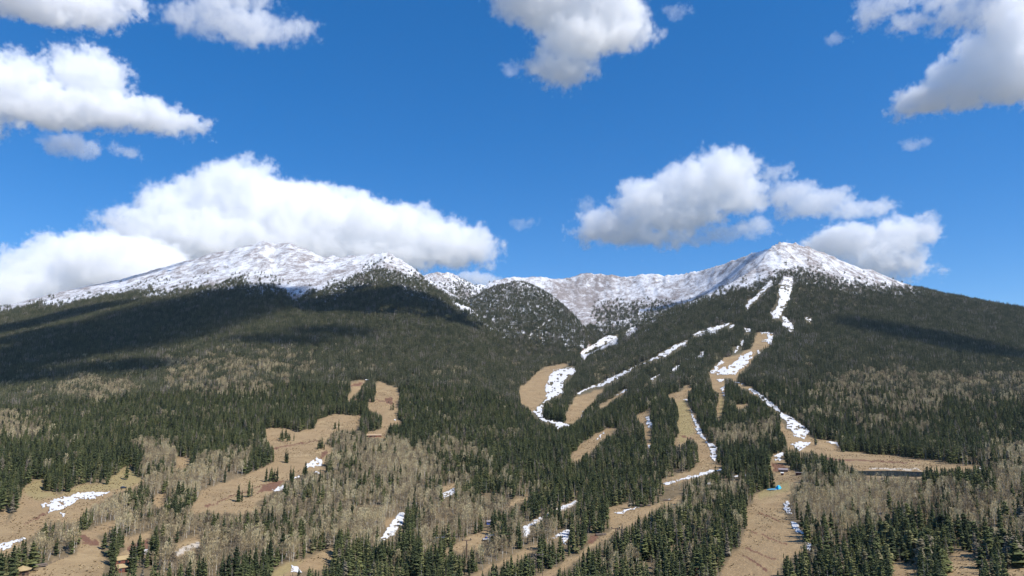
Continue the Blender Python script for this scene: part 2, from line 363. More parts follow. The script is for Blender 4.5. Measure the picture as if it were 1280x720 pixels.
ASPEN = [(.62, '990 596 1080 605 1180 612 1280 634 1400 640 1400 700 1280 690 1210 672 1150 650 1110 655 1060 685 1010 665 992 640'),
 (.58, '230 650 300 645 345 620 420 562 480 555 560 580 585 605 560 640 520 640 470 690 400 685 350 705 270 725 170 720 200 650'),
 (.72, '120 610 260 585 330 560 300 600 250 612 200 650 110 640'), (.72, '-60 720 0 690 95 652 102 690 30 712'), (.8, '165 555 215 558 222 582 180 592'), (.6, '-40 518 60 530 62 548 -40 565'),
 (.40, '1035 478 1100 462 1300 478 1300 512 1180 505 1170 548 1090 548 1020 525 1000 498'), (.30, '780 640 850 630 935 615 925 660 880 700 800 720 740 720'), (.7, '530 640 610 622 690 612 650 640 600 662 550 690 520 690'),
 (.6, '885 545 965 530 968 560 900 565'), (.55, '1225 565 1320 565 1320 640 1240 620'), (.55, '830 602 930 605 935 625 870 650 830 630'), (.5, '100 470 160 490 140 505 70 500'), (.5, '400 545 470 550 480 570 420 565'),
 (.6, '640 655 720 660 700 690 620 712 580 705'), (.6, '120 640 200 640 190 675 110 668'), (.35, '200 455 330 420 420 440 330 500 220 500'), (.4, '520 560 600 560 640 600 560 610')]

snow_polys = [P(s) for k in SNOW for s in SNOW[k][1]]
SNOWR = raster(snow_polys); TANR = raster([P(s) for s in TAN]); DIRTR = raster([P(s) for s in DIRT]); GREENR = raster([P(s) for s in GREEN]); TRACKR = raster([P(s) for s in TRACK])
CLEARR = SNOWR | TANR | (DIRTR & (RY > 470)) | TRACKR
ASPR = np.full(RX.shape, .07)
for pr, s in ASPEN: ASPR = np.where(inside(P(s), RX+(fbm(RX/26, RY/14, 3, 71)-.5)*40, RY+(fbm(RX/22, RY/12, 3, 81)-.5)*22), pr, ASPR)
def blur(a, n):
    k = np.ones(n)/n
    a = np.apply_along_axis(lambda q: np.convolve(q, k, 'same'), 0, a)
    return np.apply_along_axis(lambda q: np.convolve(q, k, 'same'), 1, a)

# where the closed forest ends and the snowy alpine ground begins (row by column)
TLX = np.array([-250, 0, 100, 160, 200, 250, 300, 350, 370, 390, 400, 440, 480, 520, 560, 590, 620, 680, 735, 760, 830, 880, 920, 945, 985, 1012, 1040, 1060, 1110, 1140, 1160, 1500])
TLF = np.array([ 440, 391, 380, 368, 366, 358, 352, 358, 372, 362, 366, 352, 338, 350, 375, 392, 410, 430, 430, 425, 394, 371, 358, 349, 339, 338, 345, 351, 360, 362, 355, 400])
def treeline(px): return np.interp(px, TLX, TLF)

def forest(px, py, R, layer, X, Y):
    """0..1 how thickly trees stand"""
    n = (fbm(X/120, Y/160, 3, 91)-.5)
    d = py - treeline(px) + n*24
    f = np.clip((d+5)/11, 0, 1)
    f = np.where(d < 6, np.maximum(f, .09*np.clip((d+15)/17, 0, 1)), f)
    b = np.clip((py-404+n*40 + 8*np.sin(px*.12))/24, 0, 1)
    b = np.maximum(b, .25*np.clip(1-np.abs(px-600)/45, 0, 1)*np.clip((py-352)/25, 0, 1))
    b = np.maximum(b, .16*np.clip((py-372)/14, 0, 1)*np.clip((px-735)/25, 0, 1))
    b = np.maximum(b, .55*np.clip(1-np.abs(px-572)/26, 0, 1)*np.clip((py-346)/14, 0, 1))
    s = np.clip((py-345+n*30)/20, .0, 1)*.82
    s = np.maximum(s, np.clip((py-395+n*40)/40, 0, 1)*.8)
    return np.where(layer == 0, f, np.where(layer == 1, b, s))
def snowground(px, py, layer, X, Y, Zz):
    n = (fbm(X/160, Y/200, 4, 97)-.5)
    d = treeline(px)+7 - py + n*26
    f = np.clip((d+12)/14, 0, 1)
    f = np.maximum(f, .55*np.clip((d+45)/40, 0, 1)*np.clip((420-px)/60, 0, 1)*(n > .02))
    f = np.maximum(f, .62*np.clip(1-np.abs(px-885-(430-py)*.9)/75, 0, 1)*np.clip((500-py)/30, 0, 1)*(fbm(X/45, Y/60, 3, 99) > .5))
    b = np.clip((428-py+n*20)/26, 0, 1)
    s = np.clip((452-py+n*60)/60, 0, .75)
    return np.where(layer == 0, f, np.where(layer == 1, b, s))

vis_px, vis_py = PXG, PYG
okv = VIS & (RG > 250)
m_snow = np.where(RG > 1500, snowground(PXG, PYG, LAYER, XG, YG, Z), 0)
m_tan = np.where(okv, look(np.clip(blur(TANR.astype(np.float32), 7)*1.5+(fbm(RX/3, RY/2, 3, 77)-.55)*.9*(blur(TANR.astype(np.float32), 11) < .97), 0, 1), PXG, PYG), 0)
m_dirt = np.where(okv, look(DIRTR.astype(np.float32), PXG, PYG), 0)
m_green = np.where(okv, look(blur(GREENR.astype(np.float32), 9), PXG, PYG), 0)
m_track = np.where(okv, look(TRACKR.astype(np.float32), PXG, PYG), 0)
m_rock = (GUL-.5)*1.4*np.clip((Z-380)/150, 0, 1) + .25*(PXG > 960)*(PXG < 1150) + np.clip(1-np.abs(PXG-720)/110, 0, 1)*(LAYER == 1) + .35*np.clip(1-np.abs(PXG-1060)/90, 0, 1) + .5*np.clip(1-np.abs(PXG-372)/40, 0, 1)*(LAYER == 0)

# ------------------------------------------------------------------ land material
def land_material():
    m = bpy.data.materials.new('mountain_ground'); m.use_nodes = True; n = m.node_tree; N, L = n.nodes, n.links
    b = N['Principled BSDF']; b.inputs['Roughness'].default_value = .95; b.inputs['Specular IOR Level'].default_value = .1
    geo = N.new('ShaderNodeNewGeometry')
    def att(name):
        a = N.new('ShaderNodeAttribute'); a.attribute_name = name; s = N.new('ShaderNodeSeparateColor'); L.new(a.outputs['Color'], s.inputs[0]); return s.outputs
    A, B = att('cover'), att('wear')
    def noise(scale, detail=6, stretch=(1, 1, 1), rough=.6):
        mp = N.new('ShaderNodeMapping'); mp.inputs['Scale'].default_value = stretch; L.new(geo.outputs['Position'], mp.inputs['Vector'])
        t = N.new('ShaderNodeTexNoise'); t.inputs['Scale'].default_value = scale; t.inputs['Detail'].default_value = detail; t.inputs['Roughness'].default_value = rough
        L.new(mp.outputs[0], t.inputs['Vector']); return t.outputs['Fac']
    def ramp(f, lo, hi, c0=None, c1=None):
        r = N.new('ShaderNodeMapRange'); r.inputs['From Min'].default_value = lo; r.inputs['From Max'].default_value = hi; L.new(f, r.inputs['Value']); return r.outputs[0]
    def mix(f, a, b_):
        x = N.new('ShaderNodeMix'); x.data_type = 'RGBA'
        L.new(f, x.inputs['Factor']) if not isinstance(f, float) else setattr(x.inputs['Factor'], 'default_value', f)
        for k, v in (('A', a), ('B', b_)):
            if isinstance(v, tuple): x.inputs[k].default_value = (*v, 1)
            else: L.new(v, x.inputs[k])
        return x.outputs['Result']
    def mth(op, a, b_=None):
        x = N.new('ShaderNodeMath'); x.operation = op
        for i, v in enumerate((a, b_)):
            if v is None: continue
            if isinstance(v, (int, float)): x.inputs[i].default_value = v
            else: L.new(v, x.inputs[i])
        return x.outputs[0]
    litter = mix(noise(.09, 8), (.060, .056, .036), (.17, .145, .09))
    dist = N.new('ShaderNodeVectorMath'); dist.operation = 'LENGTH'; L.new(geo.outputs['Position'], dist.inputs[0])
    litter = mix(ramp(dist.outputs['Value'], 1350, 950), litter, mix(noise(.09, 8), (.095, .075, .045), (.24, .18, .105)))
    tan = mix(ramp(noise(.05, 9), .30, .70), (.225, .156, .085), (.40, .295, .165))
    tan = mix(ramp(noise(.018, 6), .38, .62), tan, mix(noise(.3, 5), (.24, .16, .085), (.38, .275, .155)))
    streak = ramp(noise(.10, 4, (.25, 1, 1)), .60, .68)
    tan = mix(mth('MULTIPLY', streak, .35), tan, (.22, .15, .085))
    green = mix(noise(.06, 6), (.22, .20, .085), (.36, .31, .13))
    c = mix(A[1], litter, tan)
    c = mix(mth('MULTIPLY', B[0], .5), c, green)
    c = mix(A[2], c, mix(noise(.12, 6), (.13, .065, .042), (.23, .13, .085)))
    c = mix(B[1], c, mix(noise(.3, 5), (.42, .35, .27), (.60, .54, .45)))
    rock = mix(noise(.02, 7), (.15, .122, .112), (.33, .295, .275))
    # alpine snow broken by boulders and downhill streaks of scree
    r1 = noise(.030, 9, (1, .55, .30), .70); r2 = noise(.11, 6, (1, .6, .5), .7)
    r3 = noise(.33, 3, (1, 1, .6), .7)
    rr = mth('ADD', mth('MULTIPLY', r1, .42), mth('ADD', mth('MULTIPLY', r2, .30), mth('MULTIPLY', r3, .28)))
    rr = mth('ADD', rr, mth('MULTIPLY', mth('SUBTRACT', noise(.0075, 5, (1, .7, .35), .6), .5), .26))
    bare = ramp(mth('SUBTRACT', rr, mth('MULTIPLY', B[2], -.06)), .476, .580)
    high = mix(bare, mix(noise(.02, 3), (.64, .655, .685), (.74, .745, .76)), rock)
    sn = ramp(mth('ADD', A[0], mth('MULTIPLY', mth('SUBTRACT', noise(.05, 8), .5), .9)), .42, .52)
    c = mix(sn, c, high)
    L.new(c, b.inputs['Base Color'])
    bp = N.new('ShaderNodeBump'); bp.inputs['Strength'].default_value = .55; bp.inputs['Distance'].default_value = 6.0
    L.new(mth('ADD', mth('MULTIPLY', rr, 1.0), mth('MULTIPLY', noise(.25, 6), .12)), bp.inputs['Height']); L.new(bp.outputs[0], b.inputs['Normal'])
    return m

me = bpy.data.meshes.new('terrain')
nv = NA*NR
co = np.stack([XG, YG, Z], -1).reshape(-1, 3).astype(np.float32)
ii = np.arange(NA-1)[:, None]*NR + np.arange(NR-1)[None, :]
quads = np.stack([ii, ii+NR, ii+NR+1, ii+1], -1)[:, :, ::-1].reshape(-1, 4).astype(np.int32)   # upward normals
me.vertices.add(nv); me.vertices.foreach_set('co', co.ravel())
me.loops.add(quads.size); me.loops.foreach_set('vertex_index', quads.ravel())
me.polygons.add(len(quads)); me.polygons.foreach_set('loop_start', np.arange(0, quads.size, 4, dtype=np.int32))
me.polygons.foreach_set('use_smooth', np.ones(len(quads), bool))
me.update(calc_edges=True)
one = np.ones(nv)
for nm, chans in (('cover', (m_snow, m_tan, m_dirt)), ('wear', (m_green, m_track, m_rock))):
    a = me.attributes.new(nm, 'FLOAT_COLOR', 'POINT')
    a.data.foreach_set('color', np.stack([c_.ravel() for c_ in chans]+[one], -1).astype(np.float32).ravel())
me.materials.append(land_material())
land = bpy.data.objects.new('terrain', me); COL.objects.link(land)
tag(land, 'mountain ground with tan ski runs and snowy rocky summits', 'mountain', kind='structure')
# the land goes on behind and beside the camera
bk = MB()
ring = [(math.sin(t)*R_, math.cos(t)*R_) for R_ in (45, 400, 3000, 32000) for t in np.radians(np.linspace(54, 306, 64))]
bk.add([(x, y, (-111 if math.hypot(x, y) < 1000 else -150)-1) for x, y in ring], [(r*64+k, r*64+k+1, (r+1)*64+k+1, (r+1)*64+k) for r in range(3) for k in range(63)])
bk.add([(math.sin(t)*46, math.cos(t)*46, -111.6) for t in np.radians(np.linspace(0, 354, 60))], [tuple(range(60))[::-1]])
tag(bk.build('ground', mat('valley_ground', (.17, .13, .075), noise=(.02, .4))), 'flat tan valley ground below and behind the viewpoint', 'ground', kind='structure')

# ------------------------------------------------------------------ trees
def leaf_mat(name, stops, rough=.8, var=.35, trans=0.0):
    """foliage whose tone differs from tree to tree and from stand to stand"""
    m = bpy.data.materials.new(name); m.use_nodes = True; n = m.node_tree; N, L = n.nodes, n.links
    b = N['Principled BSDF']; b.inputs['Roughness'].default_value = rough; b.inputs['Specular IOR Level'].default_value = .12
    oi = N.new('ShaderNodeObjectInfo'); r = N.new('ShaderNodeValToRGB')
    while len(r.color_ramp.elements) < len(stops): r.color_ramp.elements.new(.5)
    for e, (p, c) in zip(r.color_ramp.elements, stops): e.position = p; e.color = (*c, 1)
    t = N.new('ShaderNodeTexNoise'); t.inputs['Scale'].default_value = .013; t.inputs['Detail'].default_value = 3
    g = N.new('ShaderNodeNewGeometry'); L.new(g.outputs['Position'], t.inputs['Vector'])
    a = N.new('ShaderNodeMath'); a.operation = 'MULTIPLY_ADD'; L.new(t.outputs['Fac'], a.inputs[0]); a.inputs[1].default_value = .9; a.inputs[2].default_value = -.45
    q = N.new('ShaderNodeMath'); q.operation = 'ADD'; L.new(a.outputs[0], q.inputs[0]); L.new(oi.outputs['Random'], q.inputs[1]); q.use_clamp = True
    L.new(q.outputs[0], r.inputs['Fac'])
    t2 = N.new('ShaderNodeTexNoise'); t2.inputs['Scale'].default_value = .8; t2.inputs['Detail'].default_value = 3; L.new(g.outputs['Position'], t2.inputs['Vector'])
    mr = N.new('ShaderNodeMapRange'); mr.inputs['From Min'].default_value = .35; mr.inputs['From Max'].default_value = .65
    mr.inputs['To Min'].default_value = 1-var; mr.inputs['To Max'].default_value = 1+var; L.new(t2.outputs['Fac'], mr.inputs['Value'])
    mx = N.new('ShaderNodeVectorMath'); mx.operation = 'SCALE'; L.new(r.outputs['Color'], mx.inputs[0]); L.new(mr.outputs[0], mx.inputs['Scale'])
    L.new(mx.outputs[0], b.inputs['Base Color'])
    if trans:
        tr = N.new('ShaderNodeBsdfTranslucent'); L.new(mx.outputs[0], tr.inputs['Color']); ms = N.new('ShaderNodeMixShader'); ms.inputs[0].default_value = trans
        L.new(b.outputs[0], ms.inputs[1]); L.new(tr.outputs[0], ms.inputs[2]); L.new(ms.outputs[0], N['Material Output'].inputs['Surface'])
    return m
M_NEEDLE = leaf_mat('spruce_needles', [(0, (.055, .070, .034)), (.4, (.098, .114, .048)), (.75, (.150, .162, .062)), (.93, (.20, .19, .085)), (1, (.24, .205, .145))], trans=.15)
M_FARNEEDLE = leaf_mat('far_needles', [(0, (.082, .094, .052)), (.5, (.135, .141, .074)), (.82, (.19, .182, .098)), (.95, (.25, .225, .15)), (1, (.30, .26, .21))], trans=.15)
M_TWIG = leaf_mat('bare_twigs', [(0, (.19, .15, .10)), (.3, (.35, .28, .17)), (.65, (.51, .41, .235)), (1, (.62, .53, .32))], var=.3, trans=.2)
M_BARK = leaf_mat('grey_bark', [(0, (.09, .07, .055)), (1, (.19, .165, .14))], var=.3)
M_WHITEBARK = leaf_mat('pale_aspen_bark', [(0, (.42, .38, .31)), (1, (.66, .61, .53))], var=.3)
M_DEAD = leaf_mat('dead_wood', [(0, (.20, .175, .15)), (1, (.36, .325, .29))], var=.3)

def trunk_geo(mb, h, r, low=-3.0, n=5, bend=0.0, rr=random):
    p = [(0, 0, low), (bend*.3, 0, h*.35), (bend, bend*.5, h*.7), (bend*.8, 0, h)]; rad = [r*1.15, r*.85, r*.5, r*.12]
    for a in range(3): mb.tube(p[a], p[a+1], rad[a], rad[a+1], n, cap=False)
def conifer_geo(seed, h=18, w=2.6, whorls=14, per=8, low=.10, droop=.35, bushy=0.0, sub=2):
    """drooping fronds in whorls round the stem: uneven outline, gaps between the tiers"""
    r = random.Random(seed); V = []; Fc = []
    lean = r.random()*2*PI
    def quad(a, b, c, d): 
        k = len(V); V.extend([a, b, c, d]); Fc.append((k, k+1, k+2, k+3))
    for i in range(whorls):
        t = i/(whorls-1); z = h*(low+(1-low)*t**.92)
        prof = (1-t)**(.75-.25*bushy)*(1 if t > .12 else .72+2.3*t)+.05
        L0 = w*prof*(.8+.45*r.random())*(1+.18*math.cos(lean))
        if r.random() < .12 and .1 < t < .8: L0 *= .55
        k = max(4, int(per*(1-.45*t))); a0 = r.random()*6.28
        for j in range(k):
            a = a0+2*PI*j/k+(r.random()-.5)*.6; L = L0*(.62+.6*r.random())*(1+.15*math.cos(a-lean))
            dz = -droop*L*(.5+r.random()*.8)*(1-.9*t)+L*.25*t
            z0 = z+(r.random()-.5)*h/whorls*.8
            wd = L*(.34+.22*r.random())*(1+.5*bushy)
            ca, sa = math.cos(a), math.sin(a)
            tip = (ca*L, sa*L, z0+dz); mid = .55
            m1 = (ca*L*mid-sa*wd, sa*L*mid+ca*wd, z0+dz*mid-wd*.25); m2 = (ca*L*mid+sa*wd, sa*L*mid-ca*wd, z0+dz*mid-wd*.25)
            quad((0, 0, z0+.15*L), m1, tip, m2)
            if sub > 1:   # hanging spray under the frond, closing the crown
                hg = h/whorls*(.7+.5*r.random())
                quad((ca*L*.12, sa*L*.12, z0), (ca*L*.9, sa*L*.9, z0+dz*.9), (ca*L*.6, sa*L*.6, z0+dz*.6-hg*.8), (ca*L*.15, sa*L*.15, z0-hg))
    k = len(V)
    V.extend([(.12*w*math.cos(q), .12*w*math.sin(q), h*.86) for q in (0, 2.1, 4.2)]+[(0, 0, h*1.03)]); Fc.extend([(k, k+1, k+3), (k+1, k+2, k+3), (k+2, k, k+3)])
    return V, Fc
def aspen_geo(seed, h=13, w=2.1, n=150, base=.34):
    """leafless crown: a fan of fine upswept twigs"""
    r = random.Random(seed); mb = MB(); lims = []
    for i in range(11):
        z0 = h*(base+.5*i/11); a = r.random()*6.28; L = w*(.55+.5*r.random())*(1-.35*i/11)
        e = (math.cos(a)*L, math.sin(a)*L, z0+L*(.9+.6*r.random())); lims.append(((0, 0, z0), e)); mb.tube((0, 0, z0), e, .06, .02, 3, cap=False)
    for i in range(n):
        t = r.random(); z = h*(base+.04+(1-base)*t); pr = math.sin(PI*min(1, .12+.82*t))**.7
        a = r.random()*6.28; q = w*pr*math.sqrt(r.random()); c = Vector((math.cos(a)*q, math.sin(a)*q, z-.4))
        d = Vector((math.cos(a)*(.3+.5*r.random()), math.sin(a)*(.3+.5*r.random()), .7+.6*r.random())).normalized()
        L = .8+1.0*r.random(); s = d.orthogonal().normalized(); s.rotate(Matrix.Rotation(r.random()*6.28, 3, d)); s *= .06+.085*r.random()
        mb.add([c-s*.5, c+s*.5, c+d*L*.6+s, c+d*L, c+d*L*.6-s], [(0, 1, 2, 3, 4)])
    return mb.v, mb.f

def snag_geo(seed, h):
    r = random.Random(seed); mb = MB(); trunk_geo(mb, h, .2, n=4)
    for i in range(26):
        t = .25+.7*r.random(); a = r.random()*6.28; L = (1-t)*2.0+.35
        d = Vector((math.cos(a), math.sin(a), .1)); s = Vector((-math.sin(a), math.cos(a), 0))*.10
        z = h*t; mb.add([Vector((0, 0, z))-s, Vector((0, 0, z))+s, Vector((0, 0, z))+d*L], [(0, 1, 2)])
    return mb.v, mb.f
def source(name, parts):
    """an unlinked tree for the far woods: its shapes are repeated over the stand's points"""
    me = bpy.data.meshes.new(name); V, Fc, mi = [], [], []
    for k, (v, f, m) in enumerate(parts):
        n = len(V); V += [tuple(p) for p in v]; Fc += [tuple(i+n for i in q) for q in f]; mi += [k]*len(f); me.materials.append(m)
    me.from_pydata(V, [], Fc); me.polygons.foreach_set('material_index', mi); me.update()
    return bpy.data.objects.new(name, me)
def moved(v, x, y, z, s): return [(p[0]*s+x, p[1]*s+y, p[2]*s+z) for p in v]
def T(h, r=.24, low=-3.0, n=4):
    mb = MB(); trunk_geo(mb, h, r, low, n); return mb.v, mb.f
# near kinds: trunk and crown apart, shared by all individuals
SPRUCE = []
for k in range(9):
    h = 18; w = [2.3, 2.6, 2.9, 2.2, 2.7, 2.5, 3.0, 3.9, 4.3][k]; bushy = 1 if k >= 7 else 0
    v, f = conifer_geo(100+k, h if k < 7 else 14, w, 17 if k < 7 else 13, 9, .05+.05*(k % 3), .35, bushy)
    mt = bpy.data.meshes.new('trunk'); tv, tf = T((h if k < 7 else 14)*.97, .26, -2.5, 7); mt.from_pydata(tv, [], tf); mt.materials.append(M_BARK)
    mc = bpy.data.meshes.new('crown'); mc.from_pydata(v, [], f); mc.materials.append(M_NEEDLE)
    SPRUCE.append((mt, mc))
ASPENS = []
for k in range(7):
    h = 13; v, f = aspen_geo(200+k, h, [1.8, 2.1, 2.4, 1.9, 2.2, 1.7, 2.5][k], 250, .34+.07*(k % 3))
    mb = MB(); trunk_geo(mb, h*.93, .17, -2.5, 6, bend=.35)
    mt = bpy.data.meshes.new('trunk'); mt.from_pydata(mb.v, [], mb.f); mt.materials.append(M_WHITEBARK)
    mc = bpy.data.meshes.new('crown'); mc.from_pydata(v, [], f); mc.materials.append(M_TWIG)
    ASPENS.append((mt, mc))
NEARC = [source('spruce', [(*T(17, .24), M_BARK), (*conifer_geo(300+k, 18, [2.3, 2.6, 2.8, 2.1, 2.5, 2.9][k], 12, 7, .07+.05*(k % 3), .35, 0), M_NEEDLE)]) for k in range(6)]
SNAGS = [source('snag', [(*snag_geo(400+k, 15), M_DEAD)]) for k in range(3)]
NEARA = []
for k in range(6):
    mb = MB(); trunk_geo(mb, 12, .17, -3, 4, bend=.3); NEARA.append(source('aspen', [(mb.v, mb.f, M_WHITEBARK), (*aspen_geo(500+k, 13, [1.8, 2.2, 2.4, 1.9, 2.1, 1.7][k], 135, .40), M_TWIG)]))
CLUMP = []
for k in range(5):
    r = random.Random(600+k); parts = []; v_, f_, tv_, tf_ = [], [], [], []
    for j in range(5):
        a = 2*PI*j/4+r.random(); d = 0 if j == 4 else 3.6+2*r.random(); s = .62+.5*r.random()
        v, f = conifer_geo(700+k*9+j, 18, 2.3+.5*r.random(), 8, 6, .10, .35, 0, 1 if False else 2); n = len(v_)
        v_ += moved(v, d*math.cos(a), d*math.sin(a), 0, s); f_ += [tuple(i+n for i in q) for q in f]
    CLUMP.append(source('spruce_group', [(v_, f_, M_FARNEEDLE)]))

def scatter(n, r0, r1, gamma=1.0):
    """random ground points in the view fan, evenly spread over the land"""
    az = rng.uniform(math.radians(-41), math.radians(41), n); r = np.sqrt(rng.uniform(r0*r0, r1*r1, n))
    z = bil(Z, az, r); lay = LAYER[np.clip(np.rint((az-LA0)/LDA).astype(int), 0, NA-1), np.clip(np.rint((np.log(r)-LR0)/LDR).astype(int), 0, NR-31)]
    x, y = r*np.sin(az), r*np.cos(az); px, py = project(x, y, z)
    e = (z+18)/r; pv = bil(CUM, az, r*.985); vis = e > pv-.004
    return az, r, x, y, z, px, py, lay, vis
def pick(n, r0, r1, tree_h):
    az, r, x, y, z, px, py, lay, vis = scatter(n, r0, r1)
    d = forest(px, py, r, lay, x, y)
    hg = np.where(rng.random(n) < .3, rng.uniform(.32, .7, n), rng.uniform(.62, 1.18, n))*np.where(r < 800, .84, 1.0)
    hp = F*tree_h/r*np.where(r < 1500, hg, 1)
    sd_ = np.where(r > 1500, .34, .12)*hp; clear = look(CLEARR, px, py) | look(CLEARR, px-sd_, py) | look(CLEARR, px+sd_, py)
    for q in (.18, .36, .54, .72, .9): clear |= look(CLEARR, px, py-q*hp) & (r < 2900)
    pond = np.hypot((x-pc.x)/46, (y-pc.y)/31) < 1
    keep = vis & (rng.random(len(r)) < d) & ~clear & ~pond
    pa = look(ASPR, px, py)
    pa = np.where((py > 455), pa + .10*(fbm(x/60, y/60, 3, 111) > .60), pa*np.clip((py-420)/35, 0, 1))
    u = np.clip((fbm(x/38, y/38, 3, 117)-.5)*2.4+.5, 0, 1)*.36+rng.random(len(r))*.64
    asp = u < pa*1.02
    # bare woods are looser, and small openings break the canopy
    gap = (fbm(x/34, y/34, 3, 121) < np.where(r < 1100, .30, .24)) & (py > 470)
    keep &= ~gap
    return x[keep], y[keep], z[keep], r[keep], px[keep], py[keep], asp[keep], lay[keep], hg[keep]
def spaced(x, y, dmin):
    """thin out points closer than dmin"""
    cell = {}; keep = np.zeros(len(x), bool)
    for i in range(len(x)):
        k = (int(x[i]//dmin), int(y[i]//dmin)); ok = True
        for a in (-1, 0, 1):
            for b in (-1, 0, 1):
                for j in cell.get((k[0]+a, k[1]+b), ()):
                    if (x[i]-x[j])**2+(y[i]-y[j])**2 < dmin*dmin: ok = False; break
                if not ok: break
            if not ok: break
        if ok: keep[i] = True; cell.setdefault(k, []).append(i)
    return keep
x, y, z, r, px, py, asp, lay, hgt = pick(270000, 330, 1500, 17)
k = spaced(x, y, 3.3); x, y, z, r, px, py, asp, hgt = [q[k] for q in (x, y, z, r, px, py, asp, hgt)]
far_x, far_y, far_z, far_r, far_px, far_py, far_asp, far_lay, _h = pick(300000, 1500, 4700, 17)
far_keep = spaced(far_x, far_y, 5.6); far_x, far_y, far_z, far_r, far_px, far_py, far_asp, far_lay = [q[far_keep] for q in (far_x, far_y, far_z, far_r, far_px, far_py, far_asp, far_lay)]
# little stands and lone trees that dot the open ground
ISLES = [(357, 552, 11, 14), (421, 537, 3, 4), (400, 562, 5, 6), (355, 579, 5, 5), (339, 603, 8, 10), (379, 597, 5, 6), (366, 603, 4, 4), (312, 622, 5, 5), (300, 628, 4, 3), (463, 537, 10, 14), (462, 503, 7, 14), (448, 515, 6, 10), (490, 513, 2, 3), (442, 533, 1, 1),
  (858, 618, 2, 3), (872, 616, 4, 5), (894, 600, 1, 1), (944, 611, 1, 2), (962, 611, 6, 7), (912, 598, 4, 4), (924, 595, 6, 5), (787, 636, 1, 1), (1021, 557, 2, 4), (998, 589, 11, 13), (165, 716, 7, 8), (143, 707, 4, 4), (135, 606, 2, 1), (117, 604, 3, 2), (158, 600, 1, 1), (60, 614, 6, 4), (84, 615, 7, 6), (193, 704, 5, 5), (175, 700, 5, 4), (950, 604, 4, 3)]
ia, ib = [], []
for cx_, cy_, rad_, n_ in ISLES:
    for q in range(n_):
        a_ = rng.uniform(0, 6.28); d_ = rad_*math.sqrt(rng.random()); ia.append(cx_+d_*math.cos(a_)); ib.append(cy_-abs(d_*.35*math.sin(a_)))
iaz, ir = ground_polar(ia, ib); x = np.append(x, ir*np.sin(iaz)); y = np.append(y, ir*np.cos(iaz)); z = np.append(z, bil(Z, iaz, ir)); r = np.append(r, ir); px = np.append(px, ia); py = np.append(py, ib); asp = np.append(asp, np.zeros(len(ia), bool)); hgt = np.append(hgt, rng.uniform(.45, .95, len(ia)))
print('TREES near', len(x), 'aspen', asp.sum(), 'far', len(far_x))

hgt = np.where(asp, np.clip(hgt*1.05, .6, 1.2), hgt)
pine = (~asp) & (px > 1090) & (py > 640)
inframe = (px > -6) & (px < 1286) & (py < 740) & (py > 300)
def nearest(sel, n):
    size = np.where(sel & inframe & (py - F*17*hgt/r*.3 < 716), hgt/r, -1); return np.argsort(-size)[:n]
near_con = nearest(~asp & (hgt > .5), 300); near_asp = nearest(asp, 300)
single = np.zeros(len(x), bool); single[near_con] = True; single[near_asp] = True

STANDS = [   # outlines in which the near trees stand, and what one can find beside them
 ('left of the wide tan bottom run', '690 640 935 600 945 640 912 700 895 760 760 760 700 740'),
 ('right of the wide tan bottom run', '965 600 1095 600 1095 760 930 760 1000 690'),
 ('around the bottom right grass clearings', '1095 640 1300 640 1300 760 1095 760'),
 ('below the pond clearing', '1040 560 1300 560 1300 640 1095 640 1040 610'),
 ('around the lift towers', '500 600 700 600 700 760 480 760 480 690'),
 ('in the lower left aspen wood', '230 600 500 600 500 760 230 760'),
 ('around the yellow roofed shed', '95 640 230 620 230 760 95 760'),
 ('at the bottom left beside the meadow', '-40 600 110 600 110 760 -40 760')]
def stand_of(a, b):
    for s, q in STANDS:
        if inside(P(q), np.array([a]), np.array([b]))[0]: return s
    return 'on the slope behind the nearest stands'
def plant(i, kind, meshes, name, look_, cat, part_s=1.0):
    o = empty(name, (x[i], y[i], z[i]), rng.uniform(0, 6.28)); s = float(hgt[i]); sw = s*float(rng.uniform(.95, 1.3)); o.scale = (sw, sw, s)
    o.rotation_euler[0] = float(rng.normal(0, .02)); o.rotation_euler[1] = float(rng.normal(0, .02))
    for nm, m_ in zip(('trunk', 'crown'), meshes):
        q = bpy.data.objects.new(nm, m_); COL.objects.link(q); q.parent = o
    st = stand_of(px[i], py[i]); tag(o, look_+' '+st, cat, cat+' trees '+st)
for i in near_con:
    if pine[i] and rng.random() < .6: plant(i, 0, SPRUCE[7+int(rng.integers(2))], 'pine_tree', 'broad bushy green conifer', 'conifer')
    else: plant(i, 0, SPRUCE[int(rng.integers(7))], 'spruce_tree', 'slim dark green conifer' if hgt[i] > .75 else 'short young conifer', 'conifer')
for i in near_asp: plant(i, 1, ASPENS[int(rng.integers(7))], 'aspen_tree', 'bare tan aspen with pale trunk', 'aspen')

